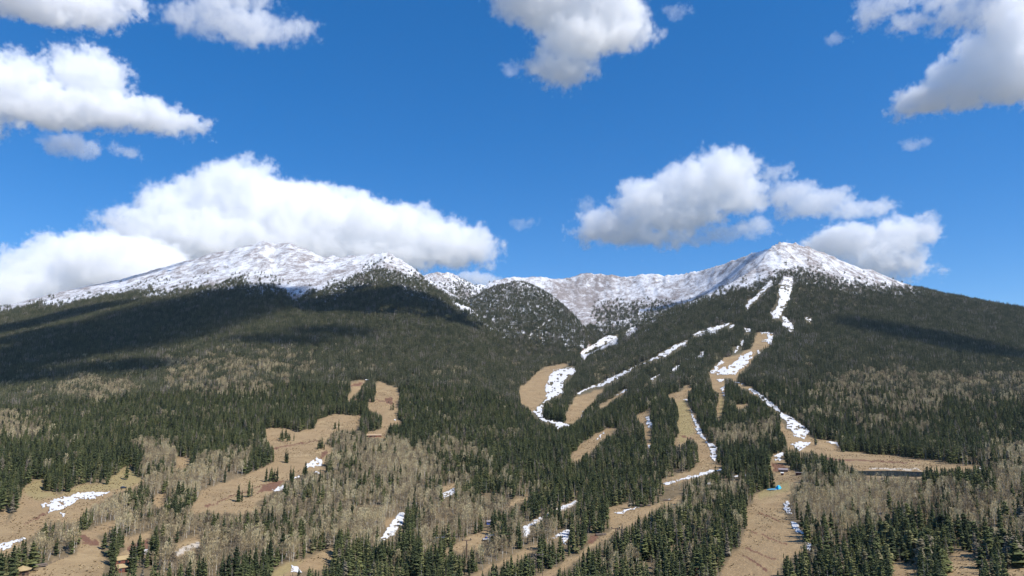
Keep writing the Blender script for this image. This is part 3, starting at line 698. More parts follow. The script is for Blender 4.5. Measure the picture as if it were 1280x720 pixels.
def wood(name, label, cat, groups):
    """one object: points that carry the tree shapes, drawn by geometry nodes"""
    X_, Y_, Z_, S_, SW_, K_ = [np.concatenate(q) for q in zip(*[g[1] for g in groups])]
    me = bpy.data.meshes.new(name); me.vertices.add(len(X_)); me.vertices.foreach_set('co', np.stack([X_, Y_, Z_], -1).astype(np.float32).ravel())
    for nm, typ, val in (('size', 'FLOAT', S_), ('girth', 'FLOAT', SW_), ('turn', 'FLOAT', rng.uniform(0, 6.28, len(X_)))):
        a = me.attributes.new(nm, typ, 'POINT'); a.data.foreach_set('value', np.asarray(val, np.float32))
    a = me.attributes.new('kind', 'INT', 'POINT'); a.data.foreach_set('value', np.asarray(K_, np.int32))
    o = bpy.data.objects.new(name, me); COL.objects.link(o)
    g = bpy.data.node_groups.new(name+'_spread', 'GeometryNodeTree'); N, L = g.nodes, g.links
    g.interface.new_socket('Geometry', in_out='INPUT', socket_type='NodeSocketGeometry'); g.interface.new_socket('Geometry', in_out='OUTPUT', socket_type='NodeSocketGeometry')
    gi, go = N.new('NodeGroupInput'), N.new('NodeGroupOutput'); j = N.new('GeometryNodeJoinGeometry')
    def named(nm, t):
        q = N.new('GeometryNodeInputNamedAttribute'); q.data_type = t; q.inputs['Name'].default_value = nm; return q.outputs['Attribute']
    rot = N.new('ShaderNodeCombineXYZ'); L.new(named('turn', 'FLOAT'), rot.inputs['Z'])
    scl = N.new('ShaderNodeCombineXYZ'); gw = named('girth', 'FLOAT'); L.new(gw, scl.inputs['X']); L.new(gw, scl.inputs['Y']); L.new(named('size', 'FLOAT'), scl.inputs['Z'])
    kd = named('kind', 'INT')
    for idx, src in enumerate([s for g_ in groups for s in g_[0]]):
        c_ = N.new('FunctionNodeCompare'); c_.data_type = 'INT'; c_.operation = 'EQUAL'
        A_ = [q for q in c_.inputs if q.enabled or q.type == 'INT' and q.name in 'AB']; ia = [q for q in c_.inputs if q.type == 'INT']
        L.new(kd, ia[0]); ia[1].default_value = idx
        oi = N.new('GeometryNodeObjectInfo'); oi.inputs['Object'].default_value = src; oi.inputs['As Instance'].default_value = False
        ip = N.new('GeometryNodeInstanceOnPoints'); L.new(gi.outputs[0], ip.inputs['Points']); L.new(c_.outputs[0], ip.inputs['Selection'])
        L.new(oi.outputs['Geometry'], ip.inputs['Instance']); L.new(rot.outputs[0], ip.inputs['Rotation']); L.new(scl.outputs[0], ip.inputs['Scale']); L.new(ip.outputs[0], j.inputs[0])
    L.new(j.outputs[0], go.inputs[0]); o.modifiers.new('spread', 'NODES').node_group = g
    return tag(o, label, cat, kind='stuff')
rest = ~single
def cols(sel, X_, Y_, Z_, S_, lo, n):
    m = int(sel.sum()); return (X_[sel], Y_[sel], Z_[sel], S_[sel], S_[sel]*rng.uniform(.95, 1.3, m), lo+rng.integers(0, n, m))
snag = rest & ~asp & (rng.random(len(x)) < .11); con = rest & ~asp & ~snag; aspn = rest & asp
fh = rng.uniform(.75, 1.15, len(far_x))*np.clip(1-.35*np.clip((395-far_py)/50, 0, 1), .55, 1)
fa = far_asp; fs = (~fa) & (rng.random(len(far_x)) < .13); fc = ~fa & ~fs
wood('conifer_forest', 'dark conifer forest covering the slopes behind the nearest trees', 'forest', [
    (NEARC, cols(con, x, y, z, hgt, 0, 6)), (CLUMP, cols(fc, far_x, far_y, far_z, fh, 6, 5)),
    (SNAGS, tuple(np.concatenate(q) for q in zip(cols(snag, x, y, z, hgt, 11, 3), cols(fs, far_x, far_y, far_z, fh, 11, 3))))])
rep = np.repeat(np.where(fa)[0], 4); jx = far_x[rep]+rng.normal(0, 3.2, len(rep)); jy = far_y[rep]+rng.normal(0, 3.2, len(rep))
jz = bil(Z, np.arctan2(jx, jy), np.hypot(jx, jy)); jh = rng.uniform(.75, 1.15, len(rep)); allr = np.ones(len(rep), bool)
wood('aspen_wood', 'bare tan aspen wood spread in patches over the lower slopes', 'wood', [
    (NEARA, tuple(np.concatenate(q) for q in zip(cols(aspn, x, y, z, hgt, 0, 6), cols(allr, jx, jy, jz, jh, 0, 6))))])

# ------------------------------------------------------------------ old snow lying on the runs: thin sheets with their own rim
M_SNOW = mat('old_snow', (.67, .66, .65), rough=.7, noise=(.10, .26), spec=.2)
for key, (label, polys) in SNOW.items():
    V, Fc = [], []
    for s in polys:
        p = P(s); st = .5
        gx = np.arange(p[:, 0].min()-1, p[:, 0].max()+2, st); gy = np.arange(p[:, 1].min()-1, p[:, 1].max()+2, st)
        QX, QY = np.meshgrid(gx, gy, indexing='ij')
        ins = inside(p, QX+(fbm(QX/4, QY/3, 4, 131)-.5)*6.5, QY+(fbm(QX/4, QY/3, 4, 141)-.5)*4.0)
        ins &= fbm(QX/4, QY/1.3, 3, 151) > .31
        if not ins.any(): continue
        a_, r_ = ground_polar(QX.ravel(), QY.ravel()); a_ = a_.reshape(QX.shape); r_ = r_.reshape(QX.shape); bad = ~np.isfinite(r_); r_ = np.where(bad, 1000, r_); ins &= ~bad
        zz = bil(Z, a_, r_); core = ins.copy(); core[1:-1, 1:-1] = ins[1:-1, 1:-1] & ins[:-2, 1:-1] & ins[2:, 1:-1] & ins[1:-1, :-2] & ins[1:-1, 2:]
        zz = zz + np.where(core, .35+r_*.0006, .12+r_*.0003)
        idx = -np.ones(QX.shape, int); c4 = ins[:-1, :-1] & ins[1:, :-1] & ins[1:, 1:] & ins[:-1, 1:]
        rmax = np.maximum.reduce([r_[:-1, :-1], r_[1:, :-1], r_[1:, 1:], r_[:-1, 1:]]); rmin = np.minimum.reduce([r_[:-1, :-1], r_[1:, :-1], r_[1:, 1:], r_[:-1, 1:]]); c4 &= (rmax-rmin) < .06*rmin
        for i, j in zip(*np.where(c4)):
            q = []
            for (a, b) in ((i, j), (i, j+1), (i+1, j+1), (i+1, j)):
                if idx[a, b] < 0: idx[a, b] = len(V); V.append((r_[a, b]*math.sin(a_[a, b]), r_[a, b]*math.cos(a_[a, b]), zz[a, b]))
                q.append(idx[a, b])
            Fc.append(tuple(q))
    if not V: continue
    mb = MB(); mb.v, mb.f = V, Fc
    tag(mb.build('snow', M_SNOW, smooth=True), label, 'snow patch', kind='structure')

# ------------------------------------------------------------------ dry brush and tussocks on the open runs
def tussock(seed):
    r_ = random.Random(seed); mb = MB()
    for i in range(14):
        a = r_.random()*6.28; L = .5+.5*r_.random(); d = Vector((math.cos(a)*.7, math.sin(a)*.7, .8)); s = Vector((-math.sin(a), math.cos(a), 0))*.13
        mb.add([-s, s, d*L+s*.4, d*L-s*.4], [(0, 1, 2, 3)])
    return mb.v, mb.f
M_BRUSH = leaf_mat('dry_brush', [(0, (.17, .125, .07)), (.5, (.28, .205, .11)), (1, (.42, .32, .18))], var=.3)
TUSS = [source('tussock', [(*tussock(900+k), M_BRUSH)]) for k in range(3)]
az, rr_, tx, ty, tz, tpx, tpy, tl, tv = scatter(260000, 400, 1500)
kp = tv & look(TANR, tpx, tpy) & ~look(SNOWR, tpx, tpy) & (fbm(tx/25, ty/25, 3, 171) > .47) & (np.hypot((tx-pc.x)/46, (ty-pc.y)/31) > 1)
kp = np.where(kp)[0][:9000]; ts = rng.uniform(.3, 1.1, len(kp))
wood('dry_brush', 'dry grass tussocks and low brush on the tan runs', 'brush', [(TUSS, (tx[kp], ty[kp], tz[kp], ts, ts*rng.uniform(.8, 1.6, len(kp)), rng.integers(0, 3, len(kp))))])

# ------------------------------------------------------------------ things people built on the lower slope
M_TIMBER = mat('brown_timber', (.16, .10, .065), noise=(.6, .35)); M_REDWOOD = mat('red_stained_timber', (.19, .075, .05), noise=(.6, .3))
M_YELLOW = mat('yellow_tan_roofing', (.40, .30, .155), noise=(.5, .3)); M_STEEL = mat('galvanised_steel', (.34, .35, .36), rough=.5, metal=.6)
M_DARKSTEEL = mat('dark_steel', (.06, .06, .065), rough=.6); M_WHITEP = mat('white_paint', (.74, .73, .70), rough=.6, noise=(.7, .06)); M_GREYROOF = mat('mauve_grey_roofing', (.26, .22, .225), noise=(.6, .2))
M_DARK = mat('dark_opening', (.02, .018, .017)); M_GLASS = mat('window_glass', (.04, .055, .07), rough=.08, spec=.8); M_RUBBER = mat('black_tyre', (.02, .02, .02)); M_NAVY = mat('dark_navy_paint', (.025, .032, .06), rough=.3, spec=.6)
M_BLUEP = mat('blue_paint', (.05, .09, .30), rough=.5); M_CYAN = mat('cyan_tarp_cloth', (.0, .44, .74), rough=.5, noise=(.5, .25)); M_BARELOG = mat('weathered_logs', (.16, .125, .10), noise=(.8, .4)); M_CHIP = mat('pale_trodden_ground', (.34, .27, .19), noise=(.4, .25))
def spot(px_, py_, rz=0.0, name='thing', dz=0):
    g = ground(px_, py_); return empty(name, (g.x, g.y, g.z+dz), rz - math.atan2(g.x, g.y)), g
def gable(mb, c, lx, ly, h, over=.4, th=.25):
    """a pitched roof of real thickness, ridge along x"""
    x0, x1 = c[0]-lx/2-over, c[0]+lx/2+over; y0, y1 = c[1]-ly/2-over, c[1]+ly/2+over; z0 = c[2]; zr = z0+h
    v = []
    for x_ in (x0, x1): v += [(x_, y0, z0), (x_, c[1], zr), (x_, y1, z0), (x_, y1, z0-th), (x_, c[1], zr-th), (x_, y0, z0-th)]
    return mb.add(v, [(0, 6, 7, 1), (1, 7, 8, 2), (3, 9, 10, 4), (4, 10, 11, 5), (2, 8, 9, 3), (5, 11, 6, 0), (0, 1, 4, 5), (1, 2, 3, 4), (11, 10, 7, 6), (10, 9, 8, 7)])

# dark parked car on the meadow
t, g = spot(154, 610.5, .35, 'parked_car'); tag(t, 'dark blue car parked on the left meadow beyond the snow patch', 'car')
b = MB(); b.box((0, 0, .78), (4.7, 1.85, .75), bev=.14); body = b.build('body', M_NAVY, t)
b = MB(); b.add([(-1.9, -.85, 1.14), (1.2, -.85, 1.14), (.55, -.72, 1.78), (-1.7, -.72, 1.78), (-1.9, .85, 1.14), (1.2, .85, 1.14), (.55, .72, 1.78), (-1.7, .72, 1.78)], [(0, 1, 2, 3), (7, 6, 5, 4), (1, 5, 6, 2), (4, 0, 3, 7), (3, 2, 6, 7), (4, 5, 1, 0)]); b.build('cabin', M_NAVY, t)
for nm, q in (('windscreen', [(1.17, -.74, 1.2), (1.17, .74, 1.2), (.62, .66, 1.7), (.62, -.66, 1.7)]),): MB().add([(x_+.05, y_, z_) for x_, y_, z_ in q], [(0, 1, 2, 3)]).build(nm, M_GLASS, t)
for sy in (-1, 1): MB().add([(-1.65, .862*sy, 1.2), (.95, .862*sy, 1.2), (.5, .762*sy, 1.68), (-1.55, .762*sy, 1.68)], [(0, 1, 2, 3)]).build('side_window', M_GLASS, t)
for sx in (-1.5, 1.5):
    for sy in (-.82, .82): MB().tube((sx, sy-.12, .36), (sx, sy+.12, .36), .36, n=14).build('wheel', M_RUBBER, t)
for sy in (-.6, .6): MB().box((2.35, sy, .85), (.06, .32, .16), bev=.02).build('headlight', M_WHITEP, t)

# round shelter with a yellow tan roof in the bottom left corner
t, g = spot(27.5, 718, .2, 'shelter'); tag(t, 'round shelter with pale yellow conical roof in bottom left corner', 'shelter'); n8 = 10
b = MB(); rim = [(4.1*math.cos(2*PI*k/n8), 4.1*math.sin(2*PI*k/n8), 2.5) for k in range(n8)]; low = [(p[0], p[1], 2.3) for p in rim]
b.add(rim+low+[(0, 0, 4.3), (0, 0, 2.6)], [(k, (k+1) % n8, 20) for k in range(n8)]+[(k, n8+k, n8+(k+1) % n8, (k+1) % n8) for k in range(n8)]+[(n8+(k+1) % n8, n8+k, 21) for k in range(n8)]); b.build('roof', M_YELLOW, t)
MB().tube((0, 0, -1), (0, 0, 2.45), 3.0, n=10).build('wall', M_TIMBER, t); MB().box((0, -2.86, 1.0), (1.1, .4, 2.0)).build('door', M_DARK, t)
for k in range(0, n8, 2): MB().tube((3.8*math.cos(2*PI*k/n8+.3), 3.8*math.sin(2*PI*k/n8+.3), -1), (3.8*math.cos(2*PI*k/n8+.3), 3.8*math.sin(2*PI*k/n8+.3), 2.35), .11).build('post', M_TIMBER, t)

def log_pile(px_, py_, L, n, rz, label):
    t_, g_ = spot(px_, py_, rz, 'log_pile'); tag(t_, label, 'log pile', 'log piles at the forest edges'); r_ = random.Random(int(px_))
    for k in range(n):
        row = 0 if k < (n+1)//2 else 1; j = k if row == 0 else k-(n+1)//2
        y_ = (j-(n/4))*.75+row*.37; a_ = r_.uniform(-.25, .25)
        MB().tube((-L/2+a_, y_, .35+row*.62), (L/2+a_, y_+r_.uniform(-.2, .2), .35+row*.62), .36, .27, 8).build('log', M_BARELOG, t_)
log_pile(46, 708.5, 9, 7, .25, 'long log pile behind the round yellow roofed shelter')
log_pile(806, 632.5, 10, 6, .1, 'dark log pile at the upper edge of the tan slope strip')
log_pile(834, 626, 6, 4, .1, 'short log pile right of the dark one on the tan strip')
log_pile(751, 669, 8, 5, .3, 'log pile beside the trees where the tan strip narrows')
log_pile(941.5, 616, 4, 5, .2, 'small dark log pile left of the cyan tarp')
log_pile(487, 503, 7, 4, .8, 'log pile in the upper tan clearing left of centre')

# rail fence along the foot of the aspen strip
t, g = spot(62, 705, 0, 'rail_fence'); tag(t, 'grey rail fence along the foot of the lower left aspens', 'fence')
pts = [ground(48+k*5.2, 710-k*1.9) - g for k in range(8)]
ca_, sa_ = math.cos(math.atan2(g.x, g.y)), math.sin(math.atan2(g.x, g.y)); pts = [Vector((p.x*ca_-p.y*sa_, p.x*sa_+p.y*ca_, p.z)) for p in pts]
for p in pts: MB().tube(p+Vector((0, 0, -.5)), p+Vector((0, 0, 1.25)), .09, n=6).build('post', M_BARELOG, t)
for a_, b_ in zip(pts, pts[1:]):
    for hz in (.55, 1.05): MB().tube(a_+Vector((0, 0, hz)), b_+Vector((0, 0, hz)), .06, n=5).build('rail', M_BARELOG, t)

# two stepped sheds with yellow tan roofs
for px_, py_, lx, label in ((152.5, 704, 8, 'upper of the two yellow tan roofed sheds among lower left trees'), (153, 714, 6, 'lower of the two yellow tan roofed sheds among lower left trees')):
    t, g = spot(px_, py_, .25, 'shed'); tag(t, label, 'shed', 'yellow tan roofed sheds')
    MB().box((0, 0, .7), (lx, 5, 3.6)).build('wall', M_REDWOOD, t); b = MB(); gable(b, (0, 0, 2.5), lx, 5, 1.5); b.build('roof', M_YELLOW, t)
    MB().box((lx*.2, -2.52, .95), (1.3, .1, 2.0)).build('door', M_DARK, t); MB().box((-lx*.25, -2.52, 1.4), (1.1, .1, .9)).build('window', M_GLASS, t)
t, g = spot(187, 702, .1, 'white_hut'); tag(t, 'narrow white hut beside dark spruces in the lower left', 'hut')
MB().box((0, 0, 1.4), (2.6, 2.4, 4.2)).build('wall', M_WHITEP, t); b = MB(); gable(b, (0, 0, 3.5), 2.6, 2.4, .9, .25, .15); b.build('roof', M_GREYROOF, t); MB().box((.3, -1.22, 1.0), (.9, .08, 1.9)).build('door', M_GLASS, t)
t, g = spot(180.5, 692.5, .05, 'storage_container'); tag(t, 'low white storage container on the red dirt in lower left', 'container')
MB().box((0, 0, 1.1), (6, 2.4, 2.4), bev=.05).build('body', M_WHITEP, t); MB().box((0, 0, 2.36), (6.1, 2.5, .1)).build('roof', M_WHITEP, t)
for sx in (-.6, .6): MB().box((sx, -1.23, 1.1), (1.0, .07, 1.9)).build('door', M_GREYROOF, t)

# chairlift towers: column, crossarm, sheaves
def lift_tower(px_, py_, H, label, brown=False, rz=.2):
    t_, g_ = spot(px_, py_, rz, 'lift_tower'); tag(t_, label, 'lift tower', 'chairlift towers among the near trees'); m_ = M_TIMBER if brown else M_STEEL
    MB().tube((0, 0, -1.5), (0, 0, H), .42, .28, 12).build('column', m_, t_); MB().box((0, 0, H+.2), (6.4, .4, .45), bev=.05).build('crossarm', m_, t_)
    for sx in (-2.9, 2.9):
        q = MB().box((sx, 0, H+.65), (.3, 3.0, .25)).build('sheave_beam', M_DARKSTEEL, t_)
        b_ = MB()
        for k in range(5): b_.tube((sx-.14, -1.2+.6*k, H+.95), (sx+.14, -1.2+.6*k, H+.95), .24, n=10)
        b_.build('sheaves', M_DARKSTEEL, q)
    b_ = MB()
    for k in range(int(H/.5)): b_.box((0, -.5, .6+.5*k), (.5, .05, .05))
    for sx in (-.25, .25): b_.box((sx, -.5, H/2), (.05, .05, H))
    b_.build('ladder', M_DARKSTEEL, t_)
lift_tower(550, 693, 11, 'pale steel lift tower left of the tan aspen gap')
lift_tower(583, 697, 11, 'brown lift tower standing in the tan aspen gap', True)
lift_tower(612, 690, 11, 'pale lift tower beside the dark spruces right of the gap')
lift_tower(770, 677, 9, 'dark lift tower on the tan strip, left of its twin', True)
lift_tower(777, 678.5, 9, 'dark lift tower on the tan strip, right of its twin', True)
def chair(px_, py_, up, label):
    t_, g_ = spot(px_, py_, .3, 'lift_chair', up); tag(t_, label, 'lift chair', 'chairs of the lift')
    MB().box((0, 0, 0), (2.4, .6, .1)).build('seat', M_BLUEP, t_); MB().box((0, .32, .45), (2.4, .1, .7)).build('backrest', M_WHITEP, t_); MB().tube((0, .3, .7), (0, 0, 3.4), .07).build('hanger', M_STEEL, t_)
# utility poles joined in a frame
t, g = spot(674, 722, .2, 'pole_frame'); tag(t, 'two tall grey poles joined by a crossbar near the bottom edge', 'utility poles')
for sx in (-2.0, 2.0): MB().tube((sx, 0, -2), (sx, 0, 16), .22, .15, 9).build('pole', M_BARELOG, t)
MB().box((0, -.2, 13.2), (5.4, .2, .3)).build('crossbar', M_BARELOG, t); b = MB()
for sx in (-2.4, 0, 2.4): b.tube((sx, -.2, 13.35), (sx, -.2, 13.8), .10, .06, 8)
b.build('insulators', M_WHITEP, t)
t, g = spot(611, 655.5, .2, 'lift_shack'); tag(t, 'small blue shack at the top of the tan aspen gap', 'shack')
MB().box((0, 0, .8), (3.6, 3, 3.2)).build('wall', M_BLUEP, t); b = MB(); gable(b, (0, 0, 2.4), 3.6, 3, .9, .3, .15); b.build('roof', M_GREYROOF, t); MB().box((0, -1.52, 1.5), (2.0, .06, .9)).build('window', M_GLASS, t); MB().box((1.25, -1.52, .9), (.7, .05, 1.8)).build('door', M_DARK, t)
t, g = spot(607, 675.5, .4, 'snow_machine'); tag(t, 'small white and blue machine parked on the tan aspen gap', 'machine')
MB().box((0, 0, 1.0), (4.6, 2.0, .9), bev=.15).build('body', M_WHITEP, t); MB().box((.7, 0, 1.9), (1.9, 1.8, 1.1), bev=.15).build('cab', M_BLUEP, t); MB().box((1.69, 0, 2.0), (.06, 1.4, .7)).build('windscreen', M_GLASS, t)
for sy in (-.95, .95): MB().box((0, sy, .42), (4.4, .55, .8), bev=.2).build('track', M_RUBBER, t)

# huts at the head of the bottom run
t, g = spot(979, 590, .1, 'lift_station'); tag(t, 'low mauve roofed lift station at the head of the bottom run', 'building')
MB().box((0, 0, .9), (9, 5, 3.4)).build('wall', M_TIMBER, t); b = MB(); gable(b, (0, 0, 2.6), 9, 5, 1.4); b.build('roof', M_GREYROOF, t)
for sx in (-3, 0, 3): f_ = MB().box((sx, -2.53, 1.4), (1.5, .1, 1.1)).build('window', M_WHITEP, t); MB().box((sx, -2.6, 1.4), (1.25, .06, .85)).build('pane', M_GLASS, f_)
MB().box((-1.5, -2.53, .9), (.9, .08, 1.9)).build('door', M_DARK, t)
t, g = spot(978, 594, -.1, 'red_hut'); tag(t, 'little red hut in front of the mauve roofed lift station', 'hut')
MB().box((0, 0, .8), (2.6, 2.4, 3.0)).build('wall', M_REDWOOD, t); b = MB(); gable(b, (0, 0, 2.3), 2.6, 2.4, .8, .25, .14); b.build('roof', M_WHITEP, t); MB().box((0, -1.22, .9), (.9, .07, 1.7)).build('door', M_DARK, t)
t, g = spot(1000, 593.5, .0, 'flat_shed'); tag(t, 'long low brown shed under dark spruces right of lift station', 'shed')
MB().box((0, 0, .7), (8, 3, 2.8)).build('wall', M_REDWOOD, t); MB().box((0, -.2, 2.2), (8.6, 3.8, .2)).build('roof', M_GREYROOF, t); MB().box((1.5, -1.52, .9), (1.8, .06, 1.8)).build('door', M_DARK, t)
t, g = spot(955, 589, .0, 'pump_house'); tag(t, 'brown pump house half hidden by trunks left of lift station', 'shed')
MB().box((0, 0, .8), (6, 3.5, 3.2)).build('wall', M_TIMBER, t); b = MB(); gable(b, (0, 0, 2.4), 6, 3.5, 1.1); b.build('roof', M_GREYROOF, t); MB().box((0, -1.78, .9), (1, .06, 1.9)).build('door', M_DARK, t)
t, g = spot(886, 608, .2, 'small_cabin'); tag(t, 'small white roofed cabin on the crossing track below the gully', 'cabin')
MB().box((0, 0, .8), (4.4, 3.4, 3.0)).build('wall', M_TIMBER, t); b = MB(); gable(b, (0, 0, 2.3), 4.4, 3.4, 1.5); b.build('roof', M_WHITEP, t); MB().box((.8, -1.72, .9), (.9, .06, 1.8)).build('door', M_DARK, t); MB().box((-1.0, -1.72, 1.4), (.9, .06, .8)).build('window', M_GLASS, t)
t, g = spot(466, 546, .1, 'long_shed'); tag(t, 'long low shed with pale roof at foot of upper tan clearing', 'shed')
MB().box((0, 0, .8), (24, 6, 3.0)).build('wall', M_REDWOOD, t); b = MB(); gable(b, (0, 0, 2.3), 24, 6, 1.5); b.build('roof', mat('pale_tan_roofing', (.42, .30, .19), noise=(.3, .2)), t)
for sx in (-8, -3, 2): MB().box((sx, -3.03, 1.1), (2.4, .06, 2.0)).build('door', M_DARK, t)
t, g = spot(459, 476.5, .1, 'summit_hut'); tag(t, 'small pale hut at the top edge of the upper tan clearing', 'hut')
MB().box((0, 0, .9), (8, 5, 3.6)).build('wall', M_TIMBER, t); b = MB(); gable(b, (0, 0, 2.7), 8, 5, 1.6); b.build('roof', M_WHITEP, t); MB().box((0, -2.53, 1.0), (1.2, .06, 2.0)).build('door', M_DARK, t)
# cyan tarp: a crumpled heap with a trailing tail
t, g = spot(970, 611.5, 0, 'tarp'); tag(t, 'bright cyan tarp heaped on the grass at head of run', 'tarp')
def heap(cx_, cy_, a_, b_, h_, seed, rot):
    r_ = random.Random(seed); v = []; n_, m_ = 28, 9
    for i in range(m_):
        f_ = i/(m_-1)
        for k in range(n_):
            th = 2*PI*k/n_; wob = 1+.18*math.sin(3*th+seed)+.12*math.sin(7*th+f_*4)
            x_, y_ = a_*f_*math.cos(th)*wob, b_*f_*math.sin(th)*wob
            v.append((cx_+x_*math.cos(rot)-y_*math.sin(rot), cy_+x_*math.sin(rot)+y_*math.cos(rot), h_*(1-f_**1.6)*(1+.3*math.sin(5*th+seed)*f_)+.12+.1*r_.random()-(.5 if i == m_-1 else 0)))
    return v, [(i*n_+k, i*n_+(k+1) % n_, (i+1)*n_+(k+1) % n_, (i+1)*n_+k) for i in range(m_-1) for k in range(n_)]
MB().add(*heap(2.4, 0, 2.9, 2.6, 3.6, 1, .5)).build('heap', M_CYAN, t, smooth=True); MB().add(*heap(-3.0, -2.5, 5.2, 1.9, .7, 4, .5)).build('tail', mat('faded_blue_cloth', (.10, .27, .40), noise=(.5, .3)), t, smooth=True)
# red timber rack in the trees at the bottom
t, g = spot(872, 718, .1, 'timber_rack'); tag(t, 'red timber rack of stacked beams under aspens at the bottom', 'timber rack')
for sx in (-2.2, 2.2): MB().box((sx, 0, 1.4), (.3, .3, 4.4)).build('post', M_REDWOOD, t)
for k in range(4): MB().box((0, -.05+.02*k, .5+.95*k), (5.4, 1.4, .32)).build('beam', M_REDWOOD, t)
# the pond
b = MB(); n_ = 40
b.add([(pc.x+43*math.cos(2*PI*k/n_)*(1+.05*math.sin(3*k)), pc.y+27.0*math.sin(2*PI*k/n_)*(1+.06*math.sin(5*k)), PONDZ+.05) for k in range(n_)], [tuple(range(n_))])
mw = mat('pond_water', (.02, .028, .045), rough=.06, spec=.5); tag(b.build('water', mw), 'dark narrow pond at the edge of the tan clearing on the right', 'pond', kind='structure')

# ------------------------------------------------------------------ clouds: bodies of vapour with their own place, height and depth
def cloud_material(density):
    m = bpy.data.materials.new('cloud_vapour'); m.use_nodes = True; n = m.node_tree; n.nodes.clear()
    o = n.nodes.new('ShaderNodeOutputMaterial'); p = n.nodes.new('ShaderNodeVolumePrincipled')
    p.inputs['Color'].default_value = (1, 1, 1, 1); p.inputs['Density'].default_value = density
    p.inputs['Density Attribute'].default_value = 'density'; p.inputs['Anisotropy'].default_value = .0
    n.links.new(p.outputs[0], o.inputs['Volume']); return m
def vapour(label, loc, rz, ell, pxm, vox, dens, rag, soft, seed):
    mg = 17*pxm*max(1, rag)
    lo = [min(e[k]-e[k+3] for e in ell)-mg for k in range(3)]; hi = [max(e[k]+e[k+3] for e in ell)+mg for k in range(3)]
    g = bpy.data.node_groups.new('cloud_field', 'GeometryNodeTree'); N, L = g.nodes, g.links
    g.interface.new_socket('Geometry', in_out='OUTPUT', socket_type='NodeSocketGeometry')
    def mth(op, *args):
        n = N.new('ShaderNodeMath'); n.operation = op
        for i, x_ in enumerate(args):
            if isinstance(x_, (int, float)): n.inputs[i].default_value = x_
            else: L.new(x_, n.inputs[i])
        return n.outputs[0]
    def vm(op, a, b=None, s=None):
        n = N.new('ShaderNodeVectorMath'); n.operation = op; L.new(a, n.inputs[0])
        if isinstance(b, tuple): n.inputs[1].default_value = b
        elif b is not None: L.new(b, n.inputs[1])
        if s is not None: n.inputs['Scale'].default_value = s
        return n
    Pp = vm('SCALE', N.new('GeometryNodeInputPosition').outputs[0], s=1/pxm).outputs[0]
    def noise(scale, det, rough, off):
        n = N.new('ShaderNodeTexNoise'); n.inputs['Scale'].default_value = scale; n.inputs['Detail'].default_value = det; n.inputs['Roughness'].default_value = rough
        L.new(vm('ADD', Pp, (off, seed*7.31, off*.7)).outputs[0], n.inputs['Vector']); return n
    wv = vm('SCALE', vm('SUBTRACT', noise(1/34, 3, .55, 11).outputs['Color'], (.5, .5, .5)).outputs[0], s=30*rag)
    Q = vm('ADD', Pp, wv.outputs[0]).outputs[0]; acc = None
    for e in ell:
        s_ = min(e[3:])/pxm
        q = vm('DIVIDE', vm('SUBTRACT', Q, tuple(c/pxm for c in e[:3])).outputs[0], tuple(c/pxm for c in e[3:]))
        d_ = mth('MULTIPLY_ADD', vm('LENGTH', q.outputs[0]).outputs['Value'], s_, -s_)
        acc = d_ if acc is None else mth('SMOOTH_MIN', acc, d_, 5.0)
    fb = mth('MULTIPLY_ADD', noise(1/17, 8, .66, 31).outputs[0], 2, -1)
    fb2 = mth('MULTIPLY_ADD', noise(1/5.5, 5, .65, 57).outputs[0], 2, -1)
    sd = mth('ADD', mth('MULTIPLY_ADD', fb, -22*rag, acc), mth('MULTIPLY_ADD', fb2, 8.0*rag, -4.0*rag))
    cl = N.new('ShaderNodeClamp'); L.new(mth('MULTIPLY', sd, -1/(soft*rag)), cl.inputs[0])
    den = mth('POWER', cl.outputs[0], 1.5)
    vc = N.new('GeometryNodeVolumeCube'); L.new(den, vc.inputs['Density'])
    vc.inputs['Min'].default_value = lo; vc.inputs['Max'].default_value = hi
    for k in range(3): vc.inputs['Resolution '+'XYZ'[k]].default_value = max(8, int((hi[k]-lo[k])/(vox*pxm*(1.5 if k == 1 else 1))))
    sm = N.new('GeometryNodeSetMaterial'); L.new(vc.outputs[0], sm.inputs[0]); m = cloud_material(dens/pxm); sm.inputs['Material'].default_value = m
    out = N.new('NodeGroupOutput'); L.new(sm.outputs[0], out.inputs[0])
    vd = bpy.data.volumes.new('cloud'); o = bpy.data.objects.new('cloud', vd); COL.objects.link(o); vd.materials.append(m)
    o.modifiers.new('field', 'NODES').node_group = g
    o.location = loc; o.rotation_euler = (0, 0, rz)
    return tag(o, label, 'cloud', 'white cumulus clouds in the blue sky')
